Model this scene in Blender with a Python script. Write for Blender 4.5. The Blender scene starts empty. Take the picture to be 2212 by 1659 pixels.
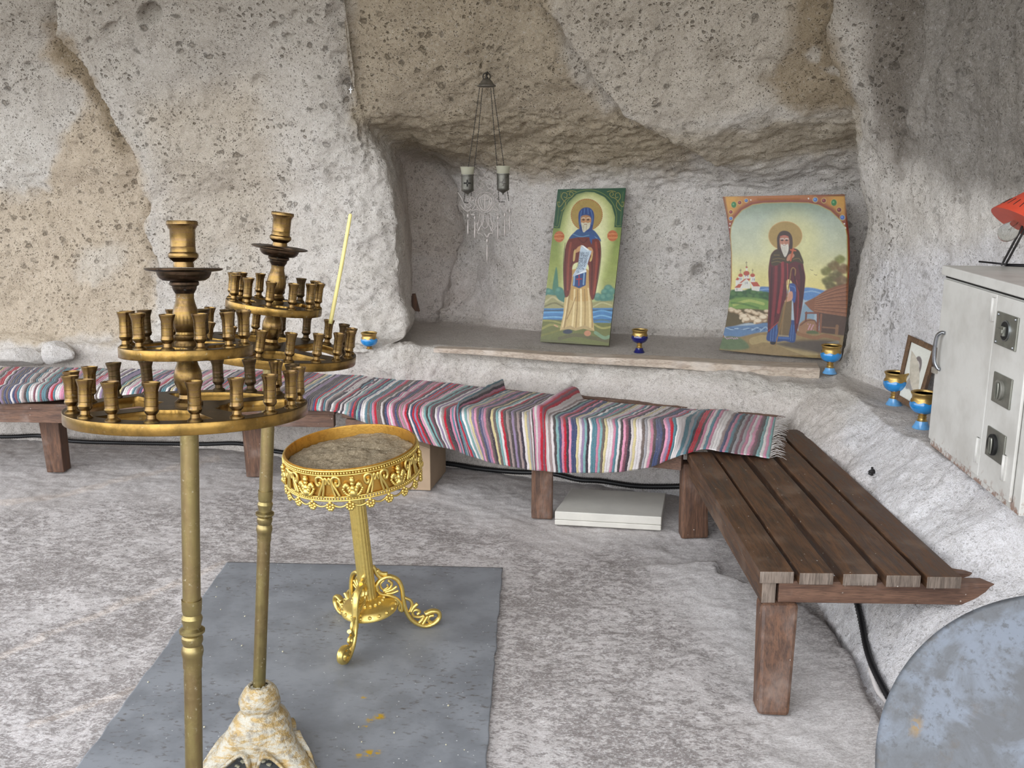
import bpy, math, random
import numpy as np
from mathutils import Vector, Matrix, Quaternion
S = bpy.context.scene
COL = S.collection
R = math.radians
rnd = random.Random(7)

# ---------------------------------------------------------------- camera, world, light
F_PX = 2100.0; PITCH = R(12.25); ROLL = R(0.33); CAM_H = 1.63
cp, sp = math.cos(PITCH), math.sin(PITCH)
FWD = np.array([0, cp, -sp]); UP0 = np.array([0, sp, cp]); R0 = np.array([1., 0, 0])
RGT = R0*math.cos(ROLL)+UP0*math.sin(ROLL)
UPV = UP0*math.cos(ROLL)-R0*math.sin(ROLL)
CAM = np.array([0, 0, CAM_H])
cd = bpy.data.cameras.new('camera'); cam = bpy.data.objects.new('camera', cd); COL.objects.link(cam)
cd.sensor_width = 36; cd.lens = F_PX/2212*36; cd.clip_start = .02; cd.clip_end = 100
M = Matrix.Identity(4)
for i in range(3):
    M[i][0] = RGT[i]; M[i][1] = UPV[i]; M[i][2] = -FWD[i]; M[i][3] = CAM[i]
cam.matrix_world = M
S.camera = cam
S.view_settings.view_transform = 'Standard'; S.view_settings.look = 'None'
S.view_settings.gamma = 1; S.view_settings.use_curve_mapping = False
S.view_settings.exposure = 0.34

W = bpy.data.worlds.new('overcast_sky'); S.world = W; W.use_nodes = True
nt = W.node_tree; nt.nodes.clear()
wo = nt.nodes.new('ShaderNodeOutputWorld'); bg = nt.nodes.new('ShaderNodeBackground')
tc = nt.nodes.new('ShaderNodeTexCoord'); sx = nt.nodes.new('ShaderNodeSeparateXYZ')
cr = nt.nodes.new('ShaderNodeValToRGB'); mr = nt.nodes.new('ShaderNodeMapRange')
nt.links.new(tc.outputs['Generated'], sx.inputs[0]); nt.links.new(sx.outputs['Z'], mr.inputs[0])
mr.inputs[1].default_value = -1; mr.inputs[2].default_value = 1
nt.links.new(mr.outputs[0], cr.inputs[0]); nt.links.new(cr.outputs[0], bg.inputs[0]); nt.links.new(bg.outputs[0], wo.inputs[0])
el = cr.color_ramp.elements
el[0].position = .0; el[0].color = (.16, .16, .14, 1)
el[1].position = 1.0; el[1].color = (.62, .67, .78, 1)
e = el.new(.48); e.color = (.22, .23, .21, 1)
e = el.new(.53); e.color = (1.30, 1.36, 1.44, 1)
bg.inputs[1].default_value = 2.35

sd = bpy.data.lights.new('sun', 'SUN'); sun = bpy.data.objects.new('sun', sd); COL.objects.link(sun)
sd.energy = 1.2; sd.angle = R(80); sd.color = (1.0, .98, .96)
sun.rotation_euler = Vector((.38, .80, -.50)).to_track_quat('-Z', 'Y').to_euler()
sun.location = (-4, -5, 5)

# ---------------------------------------------------------------- measuring helpers (pixel of the photograph + a plane -> point in the room)
def ray(x, y): return FWD+RGT*(x-1106)/F_PX-UPV*(y-829.5)/F_PX
def PZ(x, y, z): d = ray(x, y); return CAM+d*(z-CAM_H)/d[2]
def PY(x, y, yy): d = ray(x, y); return CAM+d*yy/d[1]
def PW(x, y, w): return CAM+ray(x, y)*w

# ---------------------------------------------------------------- numpy noise
def _h(i, j, k, s):
    n = (i.astype(np.int64)*73856093) ^ (j.astype(np.int64)*19349663) ^ (k.astype(np.int64)*83492791) ^ (s*2654435761 & 0xffffffff)
    n = (n ^ (n >> 13)) * 1274126177 & 0xffffffff
    n = (n ^ (n >> 16)) * 2246822519 & 0xffffffff
    return ((n ^ (n >> 15)) & 0xffff)/65535.0
def vnoise(P, s=0):
    P = np.asarray(P, float); f = np.floor(P); t = P-f; t = t*t*t*(t*(t*6-15)+10); f = f.astype(np.int64)
    out = 0
    for a in (0, 1):
        wa = t[..., 0] if a else 1-t[..., 0]
        for b in (0, 1):
            wb = t[..., 1] if b else 1-t[..., 1]
            for c in (0, 1):
                wc = t[..., 2] if c else 1-t[..., 2]
                out = out+wa*wb*wc*_h(f[..., 0]+a, f[..., 1]+b, f[..., 2]+c, s)
    return out*2-1
def fbm(P, sc, octv=3, s=0, sq=(1, 1, 1)):
    P = np.asarray(P)*np.array(sq); o = 0; a = 1; tot = 0
    for i in range(octv):
        o = o+a*vnoise(P*sc*2**i+17.3*i, s+i); tot += a; a *= .5
    return o/tot
def ss(a, b, x): t = np.clip((x-a)/(b-a), 0, 1); return t*t*(3-2*t)
def lin(c):
    c = np.asarray(c, float)/255.0
    return np.where(c <= .04045, c/12.92, ((c+.055)/1.055)**2.4)
def L4(c): l = lin(c); return (float(l[0]), float(l[1]), float(l[2]), 1)

# ---------------------------------------------------------------- mesh helpers
def np_mesh(name, V, Fq, smooth=True, mat=None, colors=None, attrs=None):
    V = np.asarray(V, float).reshape(-1, 3); Fq = np.asarray(Fq, np.int32)
    me = bpy.data.meshes.new(name)
    n = Fq.shape[1]
    me.vertices.add(len(V)); me.vertices.foreach_set('co', V.ravel())
    me.loops.add(Fq.size); me.loops.foreach_set('vertex_index', Fq.ravel())
    me.polygons.add(len(Fq)); me.polygons.foreach_set('loop_start', np.arange(0, Fq.size, n, dtype=np.int32))
    me.polygons.foreach_set('loop_total', np.full(len(Fq), n, np.int32))
    me.polygons.foreach_set('use_smooth', np.full(len(Fq), smooth))
    me.update(calc_edges=True); me.validate()
    if colors is not None:
        a = me.color_attributes.new('tint', 'FLOAT_COLOR', 'POINT')
        c = np.ones((len(V), 4)); c[:, :3] = np.asarray(colors).reshape(-1, 3); a.data.foreach_set('color', c.ravel())
    for k, v in (attrs or {}).items():
        a = me.attributes.new(k, 'FLOAT', 'POINT'); a.data.foreach_set('value', np.asarray(v, np.float32).ravel())
    if mat: me.materials.append(mat)
    return me
def grid_faces(nu, nv, closed_u=False):
    i = np.arange(nu if closed_u else nu-1)[:, None]; j = np.arange(nv-1)[None, :]
    a = i*nv+j; b = ((i+1) % nu)*nv+j
    return np.stack([a, b, b+1, a+1], -1).reshape(-1, 4)

class MB:
    """collects shapes into one mesh"""
    def __init__(s): s.v = []; s.f = []; s.sm = []; s.mi = []; s.cur = 0; s.crisp = False
    def add(s, V, Fs, smooth=True):
        o = len(s.v); s.v += [tuple(map(float, p)) for p in V]
        for f in Fs: s.f.append([o+i for i in f]); s.sm.append(smooth); s.mi.append(s.cur)
        return s
    def box(s, c, size, m=None, taper=1.0):
        x, y, z = [k/2 for k in size]; V = []
        for k, t in ((-z, taper), (z, 1)):
            V += [(-x*t, -y*t, k), (x*t, -y*t, k), (x*t, y*t, k), (-x*t, y*t, k)]
        V = [Vector(p) for p in V]
        if m is not None: V = [m @ p for p in V]
        V = [p+Vector(c) for p in V]
        return s.add(V, [(3, 2, 1, 0), (4, 5, 6, 7), (0, 1, 5, 4), (1, 2, 6, 5), (2, 3, 7, 6), (3, 0, 4, 7)], False)
    def hexa(s, lo, hi):
        """box between a bottom quad and a top quad"""
        return s.add(list(lo)+list(hi), [(3, 2, 1, 0), (4, 5, 6, 7), (0, 1, 5, 4), (1, 2, 6, 5), (2, 3, 7, 6), (3, 0, 4, 7)], False)
    def lathe(s, prof, n=32, m=None, off=(0, 0, 0), arc=None):
        V = []; Fs = []; k = len(prof); s.crisp = True
        for i in range(n):
            a = 2*math.pi*i/n
            for r, z in prof:
                p = Vector((r*math.cos(a), r*math.sin(a), z))
                if m is not None: p = m @ p
                V.append(p+Vector(off))
        for i in range(n):
            j = (i+1) % n
            for q in range(k-1):
                Fs.append((i*k+q, j*k+q, j*k+q+1, i*k+q+1))
        s.add(V, Fs)
        if prof[0][0] > 1e-5: s.f.append([len(s.v)-n*k+i*k for i in range(n)][::-1]); s.sm.append(False); s.mi.append(s.cur)
        if prof[-1][0] > 1e-5: s.f.append([len(s.v)-n*k+i*k+k-1 for i in range(n)]); s.sm.append(False); s.mi.append(s.cur)
        return s
    def tube(s, pts, r, n=8, closed=False, flat=None, cap=True):
        """r: radius or list; flat=(axis Vector, factor) scales the section along an axis"""
        P = [Vector(p) for p in pts]; N = len(P); V = []; Fs = []
        rr = r if hasattr(r, '__len__') else [r]*N
        prev = None
        for i in range(N):
            if closed: t = P[(i+1) % N]-P[i-1]
            else: t = P[min(i+1, N-1)]-P[max(i-1, 0)]
            t = t.normalized() if t.length > 1e-9 else Vector((0, 0, 1))
            if flat is not None:
                a = Vector(flat[0]); a = (a-t*a.dot(t))
                a = a.normalized() if a.length > 1e-6 else t.orthogonal().normalized()
            elif prev is None: a = t.orthogonal().normalized()
            else:
                a = prev-t*prev.dot(t); a = a.normalized() if a.length > 1e-6 else t.orthogonal().normalized()
            prev = a; b = t.cross(a); fa = flat[1] if flat else 1
            for k in range(n):
                q = 2*math.pi*k/n
                V.append(P[i]+a*math.cos(q)*rr[i]*fa+b*math.sin(q)*rr[i])
        for i in range(N if closed else N-1):
            j = (i+1) % N
            for k in range(n):
                l = (k+1) % n; Fs.append((i*n+k, i*n+l, j*n+l, j*n+k))
        s.add(V, Fs)
        if not closed and cap:
            o = len(s.v)-N*n
            s.f.append([o+k for k in range(n)][::-1]); s.sm.append(False); s.mi.append(s.cur)
            s.f.append([o+(N-1)*n+k for k in range(n)]); s.sm.append(False); s.mi.append(s.cur)
        return s
    def ball(s, c, r, nu=12, nv=8, sc=(1, 1, 1), jit=0, seed=0):
        V = []; Fs = []; q = random.Random(seed)
        for i in range(nv+1):
            a = math.pi*i/nv
            for j in range(nu):
                b = 2*math.pi*j/nu; k = 1+jit*(q.random()-.5)
                if i in (0, nv): k = 1
                V.append((c[0]+r*k*sc[0]*math.sin(a)*math.cos(b), c[1]+r*k*sc[1]*math.sin(a)*math.sin(b), c[2]+r*k*sc[2]*math.cos(a)))
        for i in range(nv):
            for j in range(nu):
                l = (j+1) % nu; Fs.append((i*nu+j, (i+1)*nu+j, (i+1)*nu+l, i*nu+l))
        return s.add(V, Fs)
    def build(s, name, mat, parent=None, bevel=0, seg=2, weld=False):
        me = bpy.data.meshes.new(name)
        me.from_pydata(s.v, [], s.f)
        me.polygons.foreach_set('use_smooth', s.sm)
        mats = mat if isinstance(mat, (list, tuple)) else [mat]
        for m_ in mats: me.materials.append(m_)
        me.polygons.foreach_set('material_index', s.mi)
        me.update()
        if s.crisp: me.set_sharp_from_angle(angle=R(30))
        return link(name, me, parent, bevel, seg)
def link(name, me, parent=None, bevel=0, seg=2):
    o = bpy.data.objects.new(name, me); COL.objects.link(o)
    if parent is not None: o.parent = parent
    if bevel:
        b = o.modifiers.new('bevel', 'BEVEL'); b.width = bevel; b.segments = seg; b.limit_method = 'ANGLE'; b.angle_limit = R(40)
    return o
def empty(name, label, cat, loc=(0, 0, 0), group=None, rot=(0, 0, 0)):
    o = bpy.data.objects.new(name, None); COL.objects.link(o); o.location = loc; o.rotation_euler = rot
    o.empty_display_size = .05
    return tag(o, label, cat, group)
def tag(o, label, cat, group=None):
    o['label'] = label; o['category'] = cat
    if group: o['group'] = group
    return o
def copy_tree(o, parent=None):
    c = o.copy(); COL.objects.link(c); c.parent = parent
    for ch in o.children: copy_tree(ch, c)
    return c
def smooth_pts(pts, n=6, closed=False):
    P = [Vector(p) for p in pts]; N = len(P); out = []
    for i in range(N if closed else N-1):
        a = P[i-1] if (closed or i > 0) else P[0]*2-P[1]
        b = P[i]; c = P[(i+1) % N]
        d = P[(i+2) % N] if (closed or i+2 < N) else c*2-b
        for k in range(n):
            t = k/n
            out.append(.5*((2*b)+(c-a)*t+(2*a-5*b+4*c-d)*t*t+(3*b-a-3*c+d)*t**3))
    if not closed: out.append(P[-1])
    return out
def text_mesh(txt, size, extrude=.0004):
    c = bpy.data.curves.new('lettering', 'FONT'); c.body = txt; c.size = size; c.align_x = 'CENTER'; c.align_y = 'CENTER'; c.extrude = extrude
    c.resolution_u = 3
    o = bpy.data.objects.new('lettering', c); COL.objects.link(o)
    dg = bpy.context.evaluated_depsgraph_get(); me = bpy.data.meshes.new_from_object(o.evaluated_get(dg))
    bpy.data.objects.remove(o); bpy.data.curves.remove(c)
    return me
def shape2d(loops, thick, bevel=0):
    """flat outline with holes -> solid plate mesh"""
    c = bpy.data.curves.new('outline', 'CURVE'); c.dimensions = '2D'; c.fill_mode = 'BOTH'; c.extrude = thick/2; c.bevel_depth = bevel; c.bevel_resolution = 1
    for lp in loops:
        s = c.splines.new('POLY'); s.points.add(len(lp)-1); s.use_cyclic_u = True
        for i, p in enumerate(lp): s.points[i].co = (p[0], p[1], 0, 1)
    o = bpy.data.objects.new('outline', c); COL.objects.link(o)
    dg = bpy.context.evaluated_depsgraph_get(); me = bpy.data.meshes.new_from_object(o.evaluated_get(dg))
    bpy.data.objects.remove(o); bpy.data.curves.remove(c)
    return me

# ---------------------------------------------------------------- materials
class NT:
    def __init__(s, name):
        s.m = bpy.data.materials.new(name); s.m.use_nodes = True; s.t = s.m.node_tree; s.t.nodes.clear()
        s.o = s.n('OutputMaterial'); s.b = s.n('BsdfPrincipled'); s.l(s.b.outputs[0], s.o.inputs[0])
    def n(s, k, **kw):
        x = s.t.nodes.new('ShaderNode'+k)
        for a, v in kw.items(): setattr(x, a, v)
        return x
    def l(s, a, b): s.t.links.new(a, b)
    def put(s, sock, v):
        if hasattr(v, 'is_output') or isinstance(v, bpy.types.NodeSocket): s.l(v, sock)
        else: sock.default_value = v
    def pos(s): return s.n('TexCoord').outputs['Object']
    def mapping(s, vec, scale=(1, 1, 1), rot=(0, 0, 0)):
        m = s.n('Mapping'); s.l(vec, m.inputs[0]); m.inputs['Scale'].default_value = scale; m.inputs['Rotation'].default_value = rot; return m.outputs[0]
    def noise(s, vec, sc, det=3, rough=.6, dist=0):
        x = s.n('TexNoise'); s.l(vec, x.inputs['Vector']); x.inputs['Scale'].default_value = sc; x.inputs['Detail'].default_value = det
        x.inputs['Roughness'].default_value = rough; x.inputs['Distortion'].default_value = dist; return x.outputs[0]
    def voro(s, vec, sc, feat='F1', rand=1):
        x = s.n('TexVoronoi', feature=feat); s.l(vec, x.inputs['Vector']); x.inputs['Scale'].default_value = sc; x.inputs['Randomness'].default_value = rand; return x.outputs[0]
    def ramp(s, f, lo, hi, a=0, b=1):
        x = s.n('MapRange'); s.put(x.inputs[0], f); x.inputs[1].default_value = lo; x.inputs[2].default_value = hi; x.inputs[3].default_value = a; x.inputs[4].default_value = b; x.interpolation_type = 'SMOOTHSTEP'; return x.outputs[0]
    def math(s, op, a, b=0.0):
        x = s.n('Math', operation=op); s.put(x.inputs[0], a); s.put(x.inputs[1], b); return x.outputs[0]
    def mix(s, f, a, b, mode='MIX'):
        x = s.n('Mix', data_type='RGBA', blend_type=mode); s.put(x.inputs[0], f); s.put(x.inputs[6], a); s.put(x.inputs[7], b); return x.outputs[2]
    def attr(s, name, out='Color'):
        x = s.n('Attribute'); x.attribute_name = name; return x.outputs[out]
    def bump(s, h, st, dist=.01, prev=None):
        x = s.n('Bump'); x.inputs['Strength'].default_value = st; x.inputs['Distance'].default_value = dist; s.l(h, x.inputs['Height'])
        if prev is not None: s.l(prev, x.inputs['Normal'])
        s.l(x.outputs[0], s.b.inputs['Normal']); return x.outputs[0]
    def fin(s, col=None, rough=.5, metal=0, spec=None):
        if col is not None: s.put(s.b.inputs['Base Color'], col)
        s.put(s.b.inputs['Roughness'], rough); s.put(s.b.inputs['Metallic'], metal)
        if spec is not None: s.b.inputs['Specular IOR Level'].default_value = spec
        return s.m
def simple(name, rgb, rough=.5, metal=0, var=.12, sc=30, bump=0, spec=None):
    m = NT(name); p = m.pos(); n = m.noise(p, sc, 4)
    c = L4(rgb); d = tuple(k*(1-var*2) for k in c[:3])+(1,)
    if bump: m.bump(m.noise(p, sc*4, 3), bump, .002)
    return m.fin(m.mix(m.ramp(n, .3, .7), d, c), rough, metal, spec)

def rock_mat(name, pit=1.0, floor=False):
    m = NT(name); p = m.pos(); tint = m.attr('tint'); pa = m.attr('pits', 'Fac')
    n1 = m.noise(p, 7, 5, .65); n2 = m.noise(p, 55, 5, .7); n3 = m.noise(p, 210, 3, .6)
    c = m.mix(m.ramp(n1, .3, .72, 0, .45), tint, m.mix(1.0, tint, (.72, .69, .64, 1), 'MULTIPLY'))
    c = m.mix(m.ramp(n2, .50, .70, 0, .60), c, m.mix(1.0, tint, (.50, .48, .45, 1), 'MULTIPLY'))
    c = m.mix(m.ramp(n2, .30, .46, .4, 0), c, m.mix(.55, tint, (.72, .71, .70, 1)))
    c = m.mix(m.ramp(n3, .35, .65, 0, .55), c, m.mix(1.0, c, (.60, .57, .54, 1), 'MULTIPLY'))
    # weathered pits
    wv = m.n('TexNoise'); wv.inputs['Scale'].default_value = 22; wv.inputs['Detail'].default_value = 3; m.l(p, wv.inputs['Vector']); vs_ = m.n('VectorMath', operation='SCALE'); m.l(wv.outputs['Color'], vs_.inputs[0]); vs_.inputs['Scale'].default_value = .045; va = m.n('VectorMath', operation='ADD'); m.l(p, va.inputs[0]); m.l(vs_.outputs[0], va.inputs[1]); pw_ = va.outputs[0]
    v1 = m.voro(m.mapping(pw_, (1, 1, 1.25)), 26); v2 = m.voro(pw_, 70)
    gate = m.ramp(m.noise(p, 4.5, 3), .44, .62)
    gate2 = m.ramp(m.noise(p, 11, 3), .38, .56)
    k1 = m.math('MULTIPLY', m.math('MULTIPLY', m.ramp(m.math('ADD', v1, m.math('MULTIPLY', n2, .35)), .30, .46, 1, 0), gate), pa)
    k2 = m.math('MULTIPLY', m.math('MULTIPLY', m.ramp(m.math('ADD', v2, m.math('MULTIPLY', n2, .3)), .26, .42, 1, 0), gate2), pa)
    v0 = m.voro(m.mapping(pw_, (1, 1, 1.1)), 11); k0 = m.math('MULTIPLY', m.math('MULTIPLY', m.ramp(m.math('ADD', v0, m.math('MULTIPLY', n2, .55)), .36, .52, 1, 0), m.ramp(m.noise(p, 2.3, 2), .46, .60)), m.math('MULTIPLY', pa, .8))
    k = m.math('MULTIPLY', m.math('MAXIMUM', m.math('MAXIMUM', k1, k0), k2), .60*pit)
    c = m.mix(k, c, m.mix(1.0, tint, (.30, .26, .21, 1), 'MULTIPLY'))
    h = m.math('ADD', m.math('MULTIPLY', n2, .8), m.math('MULTIPLY', n3, .35))
    h = m.math('SUBTRACT', h, m.math('MULTIPLY', k, 2.2))
    m.bump(h, .9, .014)
    return m.fin(c, .93, 0, .2)
def floor_mat():
    m = NT('cave_floor_stone'); p = m.pos(); tint = m.attr('tint')
    q = m.mapping(p, (1, 1.6, 1), (0, 0, R(20)))
    n0 = m.noise(p, 2.2, 4, .6); n1 = m.noise(q, 30, 7, .78, .2); n2 = m.noise(q, 95, 5, .75); n3 = m.noise(p, 230, 3, .6)
    c = m.mix(m.ramp(n0, .35, .7, 0, .5), tint, m.mix(1.0, tint, (.76, .74, .72, 1), 'MULTIPLY'))
    worn = m.attr('pits', 'Fac')
    dark = m.math('MULTIPLY', m.ramp(m.math('ADD', n1, m.math('MULTIPLY', m.math('SUBTRACT', n0, .5), .35)), .44, .56), worn)
    c = m.mix(m.math('MULTIPLY', dark, .78), c, m.mix(1.0, tint, (.34, .32, .31, 1), 'MULTIPLY'))
    c = m.mix(m.math('MULTIPLY', m.ramp(n2, .52, .66), .5), c, m.mix(1.0, tint, (.42, .38, .36, 1), 'MULTIPLY'))
    c = m.mix(m.math('MULTIPLY', m.ramp(n2, .50, .36), .75), c, (.74, .72, .70, 1))
    c = m.mix(m.ramp(n3, .3, .7, 0, .25), c, m.mix(1.0, c, (.55, .52, .5, 1), 'MULTIPLY'))
    h = m.math('ADD', m.math('MULTIPLY', n1, -.6), m.math('MULTIPLY', n2, -.6))
    m.bump(h, .7, .008)
    return m.fin(c, .9, 0, .25)
def brass_mat(name, base=(130, 105, 60), dark=(40, 34, 26), grey=(112, 112, 98), am=.55, rough=.24, zs=14):
    m = NT(name); p = m.pos(); n = m.noise(p, 28, 5, .7); n2 = m.noise(m.mapping(p, (1, 1, zs)), 22, 4); n3 = m.noise(p, 120, 4, .7)
    c = m.mix(m.ramp(n2, .38, .66, 0, .5), L4(base), L4((122, 96, 78)))
    c = m.mix(m.math('MULTIPLY', m.ramp(n, .48, .68), am), c, L4(dark))
    g = m.math('MULTIPLY', m.ramp(n3, .58, .70), m.ramp(n, .42, .6))
    c = m.mix(m.math('MULTIPLY', g, .6), c, L4(grey))
    m.bump(m.noise(p, 150, 3), .10, .001)
    return m.fin(c, m.ramp(n, .3, .7, rough, rough+.18), m.math('SUBTRACT', 1.0, m.math('MULTIPLY', g, .7)))
def disc_brass():
    m = NT('sooty_disc_brass'); p = m.pos(); n = m.noise(p, 24, 5, .7); n3 = m.noise(p, 110, 4, .7)
    c = m.mix(m.ramp(n, .35, .7, 0, .7), L4((150, 118, 62)), L4((84, 66, 36)))
    g = m.n('TexCoord'); sx_ = m.n('SeparateXYZ'); m.l(g.outputs['Normal'], sx_.inputs[0]); top_soot = m.math('MULTIPLY', m.ramp(sx_.outputs['Z'], .6, .9), m.ramp(n, .2, .5, .6, 1))
    c = m.mix(m.math('MULTIPLY', top_soot, .88), c, L4((50, 40, 30))); c = m.mix(m.ramp(n3, .62, .72, 0, .5), c, L4((150, 148, 130)))
    m.bump(n3, .08, .001); return m.fin(c, m.ramp(top_soot, 0, 1, .26, .42), .95)
def gold_mat(name, base=(226, 200, 118), dark=(166, 132, 64)):
    m = NT(name); p = m.pos(); n = m.noise(p, 45, 5, .7)
    c = m.mix(m.ramp(n, .46, .74, 0, .5), L4(base), L4(dark))
    m.bump(m.noise(p, 160, 3), .25, .002)
    return m.fin(c, m.ramp(n, .3, .7, .30, .46), .92)
def wood_mat(name, a=(96, 66, 42), b=(58, 40, 28), worn=(128, 108, 92), axis='Y', rough=.42, wornamt=.35):
    m = NT(name); p = m.pos()
    sc = {'Y': (9, .8, 9), 'X': (.8, 9, 9), 'Z': (9, 9, .8)}[axis]
    g = m.noise(m.mapping(p, sc), 6, 5, .65, .6); g2 = m.noise(m.mapping(p, tuple(k*3 for k in sc)), 9, 3, .6); n = m.noise(p, 5, 4)
    c = m.mix(m.ramp(g, .32, .68), L4(b), L4(a)); c = m.mix(m.ramp(g2, .45, .7, 0, .5), c, L4(tuple(k*.55 for k in b)))
    c = m.mix(m.math('MULTIPLY', m.ramp(n, .5, .72), wornamt), c, L4(worn))
    sp_ = m.voro(p, 34); c = m.mix(m.math('MULTIPLY', m.ramp(sp_, .07, .10, 1, 0), m.ramp(m.noise(p, 17, 2), .5, .6, 0, .7)), c, L4((215, 210, 200)))
    m.bump(g2, .3, .002)
    return m.fin(c, m.ramp(g, .3, .7, rough, rough+.2), 0, .45)
def vcol_mat(name, rough=.45, n=.06):
    m = NT(name); p = m.pos(); t = m.attr('tint')
    c = m.mix(m.ramp(m.noise(p, 90, 4), .35, .65, 0, n*3), t, m.mix(1.0, t, (.72, .70, .68, 1), 'MULTIPLY'))
    m.bump(m.noise(p, 300, 2), .12, .001)
    return m.fin(c, rough, 0, .4)
def glass_mat(name, rgb=(225, 228, 215), rough=.05, tr=1.0):
    m = NT(name); m.b.inputs['Transmission Weight'].default_value = tr; m.b.inputs['IOR'].default_value = 1.07
    return m.fin(L4(rgb), rough)

# ---------------------------------------------------------------- rock shell
def pchip(T, Y, t):
    """monotone cubic through Y (n, m) at T (n,), sampled at t"""
    n = len(T); h = np.diff(T)[:, None]; d = np.diff(Y, axis=0)/h
    m = np.zeros_like(Y); m[0] = d[0]; m[-1] = d[-1]
    for i in range(1, n-1):
        a, b = d[i-1], d[i]; w1 = 2*h[i]+h[i-1]; w2 = h[i]+2*h[i-1]
        with np.errstate(divide='ignore', invalid='ignore'):
            q = (w1+w2)/(w1/a+w2/b)
        m[i] = np.where(a*b > 0, q, 0)
    k = np.clip(np.searchsorted(T, t, side='right')-1, 0, n-2)
    hh = (T[k+1]-T[k])[:, None]; s = ((t-T[k])[:, None])/hh
    return ((1+2*s)*(1-s)**2)*Y[k]+s*(1-s)**2*hh*m[k]+s*s*(3-2*s)*Y[k+1]+s*s*(s-1)*hh*m[k+1]

def T3(x, y, z): return np.array([x, y, z], float)
ST = []
def plain(xa, ya, xc, yc, xe, ye, xg, yg, xk, yk, ze=.64, face=0.05):
    """a station of plain cave wall: floor, bench height, small ledge, wall, overhang"""
    return [T3(xa, ya, -.03), T3((xa+xc)/2, (ya+yc)/2, .22), T3(xc, yc, .44), T3((xc+xe)/2, (yc+ye)/2, .56), T3(xe, ye, ze),
            T3(xe, ye+face, ze+.03) if xe < 1.3 else T3(xg-.03, yg, ze-.01), T3(xg, yg, 1.05), T3(xg, yg, 1.45), T3((xg*2+xk)/3, (yg*2+yk)/3, 1.7), T3((xg+xk)/2, (yg+yk)/2, 1.95),
            T3(xk, yk, 2.3), T3(xk*.98, yk-.42, 2.75), T3(xk*.95, yk-1.1, 3.15), T3(xk*.92, yk*.62, 3.35), T3(xk*.9, yk*.36, 3.5)]
ST.append(plain(-6.0, 5.9, -6.0, 6.0, -6.0, 6.1, -6.0, 6.15, -6.0, 5.9, .59))
ST.append(plain(-4.2, 5.95, -4.2, 6.05, -4.2, 6.15, -4.2, 6.2, -4.2, 5.92, .585))
ST.append(plain(-3.3, 5.88, -3.3, 6.02, -3.3, 6.10, -3.3, 6.2, -3.3, 5.9, .60))
ST.append(plain(-2.6, 5.80, -2.6, 5.95, -2.6, 6.02, -2.6, 6.12, -2.6, 5.85, .57))
ST.append(plain(-1.9, 5.70, -1.9, 5.84, -1.9, 5.90, -1.9, 5.98, -1.95, 5.7, .60))
ST.append(plain(-1.35, 5.52, -1.35, 5.72, -1.35, 5.78, -1.35, 5.84, -1.45, 5.6, .59))
ST.append(plain(-1.0, 5.40, -1.0, 5.62, -1.0, 5.62, -1.02, 5.66, -1.12, 5.48, .62, .12))
s7 = plain(-.84, 5.36, -.84, 5.58, -.86, 5.50, -.86, 5.62, -.98, 5.44, .62, .1); s7[8] = PY(790, 340, 5.62); s7[9] = PY(765, 262, 5.6); ST.append(s7)
def mixed(lo, E_, F_, G_, H_, I_, J_, K_, L_=None):
    A_, C_ = lo
    xk, yk = K_[0], K_[1]
    return [T3(A_[0], A_[1], -.03), T3((A_[0]+C_[0])/2, (A_[1]+C_[1])/2, .22), T3(C_[0], C_[1], .44), (T3(C_[0], C_[1], .44)+E_)/2+T3(0, -.02, .02), E_, F_, G_, H_, I_, J_, K_,
            T3(xk*.98, yk-.42, 2.75), T3(xk*.95, yk-1.1, 3.15), T3(xk*.92, yk*.62, 3.35), T3(xk*.9, yk*.36, 3.5)]
ST.append(mixed(((-.72, 5.34), (-.72, 5.53)), T3(-.74, 5.50, .63), PY(874, 722, 5.6), PY(862, 600, 5.66), PY(848, 450, 5.68), PY(822, 340, 5.68), PY(782, 262, 5.63), PY(758, 150, 5.46)))
ST.append(mixed(((-.62, 5.31), (-.62, 5.49)), T3(-.62, 5.52, .64), PZ(893, 692, .64), PY(893, 560, 6.7), PY(872, 355, 6.5), PY(845, 312, 6.0), PY(800, 262, 5.68), PY(775, 150, 5.50)))
ST.append(mixed(((-.45, 5.30), (-.45, 5.50)), T3(-.46, 5.56, .615), PZ(955, 696, .64), PY(950, 540, 6.72), PY(930, 365, 6.7), PY(905, 302, 6.0), PY(890, 250, 5.66), PY(880, 150, 5.44)))
ST.append(mixed(((.15, 5.12), (.15, 5.31)), T3(.2, 5.40, .61), PZ(1150, 712, .64), PY(1140, 560, 6.2), PY(1130, 400, 6.15), PY(1130, 320, 5.9), PY(1130, 252, 5.6), PY(1130, 130, 5.34)))
ST.append(mixed(((.85, 4.80), (1.0, 4.93)), T3(1.1, 5.08, .60), PZ(1520, 727, .64), PY(1500, 560, 6.0), PY(1500, 410, 5.92), PY(1500, 340, 5.65), PY(1500, 275, 5.38), PY(1500, 130, 5.14)))
ST.append(mixed(((1.1, 4.50), (1.40, 4.72)), T3(1.5, 4.88, .59), T3(1.97, 5.6, .63), T3(1.99, 5.65, 1.05), PY(1900, 420, 5.6), PY(1868, 320, 5.4), PY(1832, 245, 5.1), PY(1795, 120, 4.98)))
ST.append(mixed(((1.2, 4.15), (1.42, 4.4)), T3(1.60, 4.66, .60), PY(1812, 800, 5.0), PY(1868, 640, 4.95), PY(1890, 500, 4.93), PY(1864, 345, 4.95), PY(1843, 238, 4.98), PY(1815, 110, 4.90)))
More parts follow.
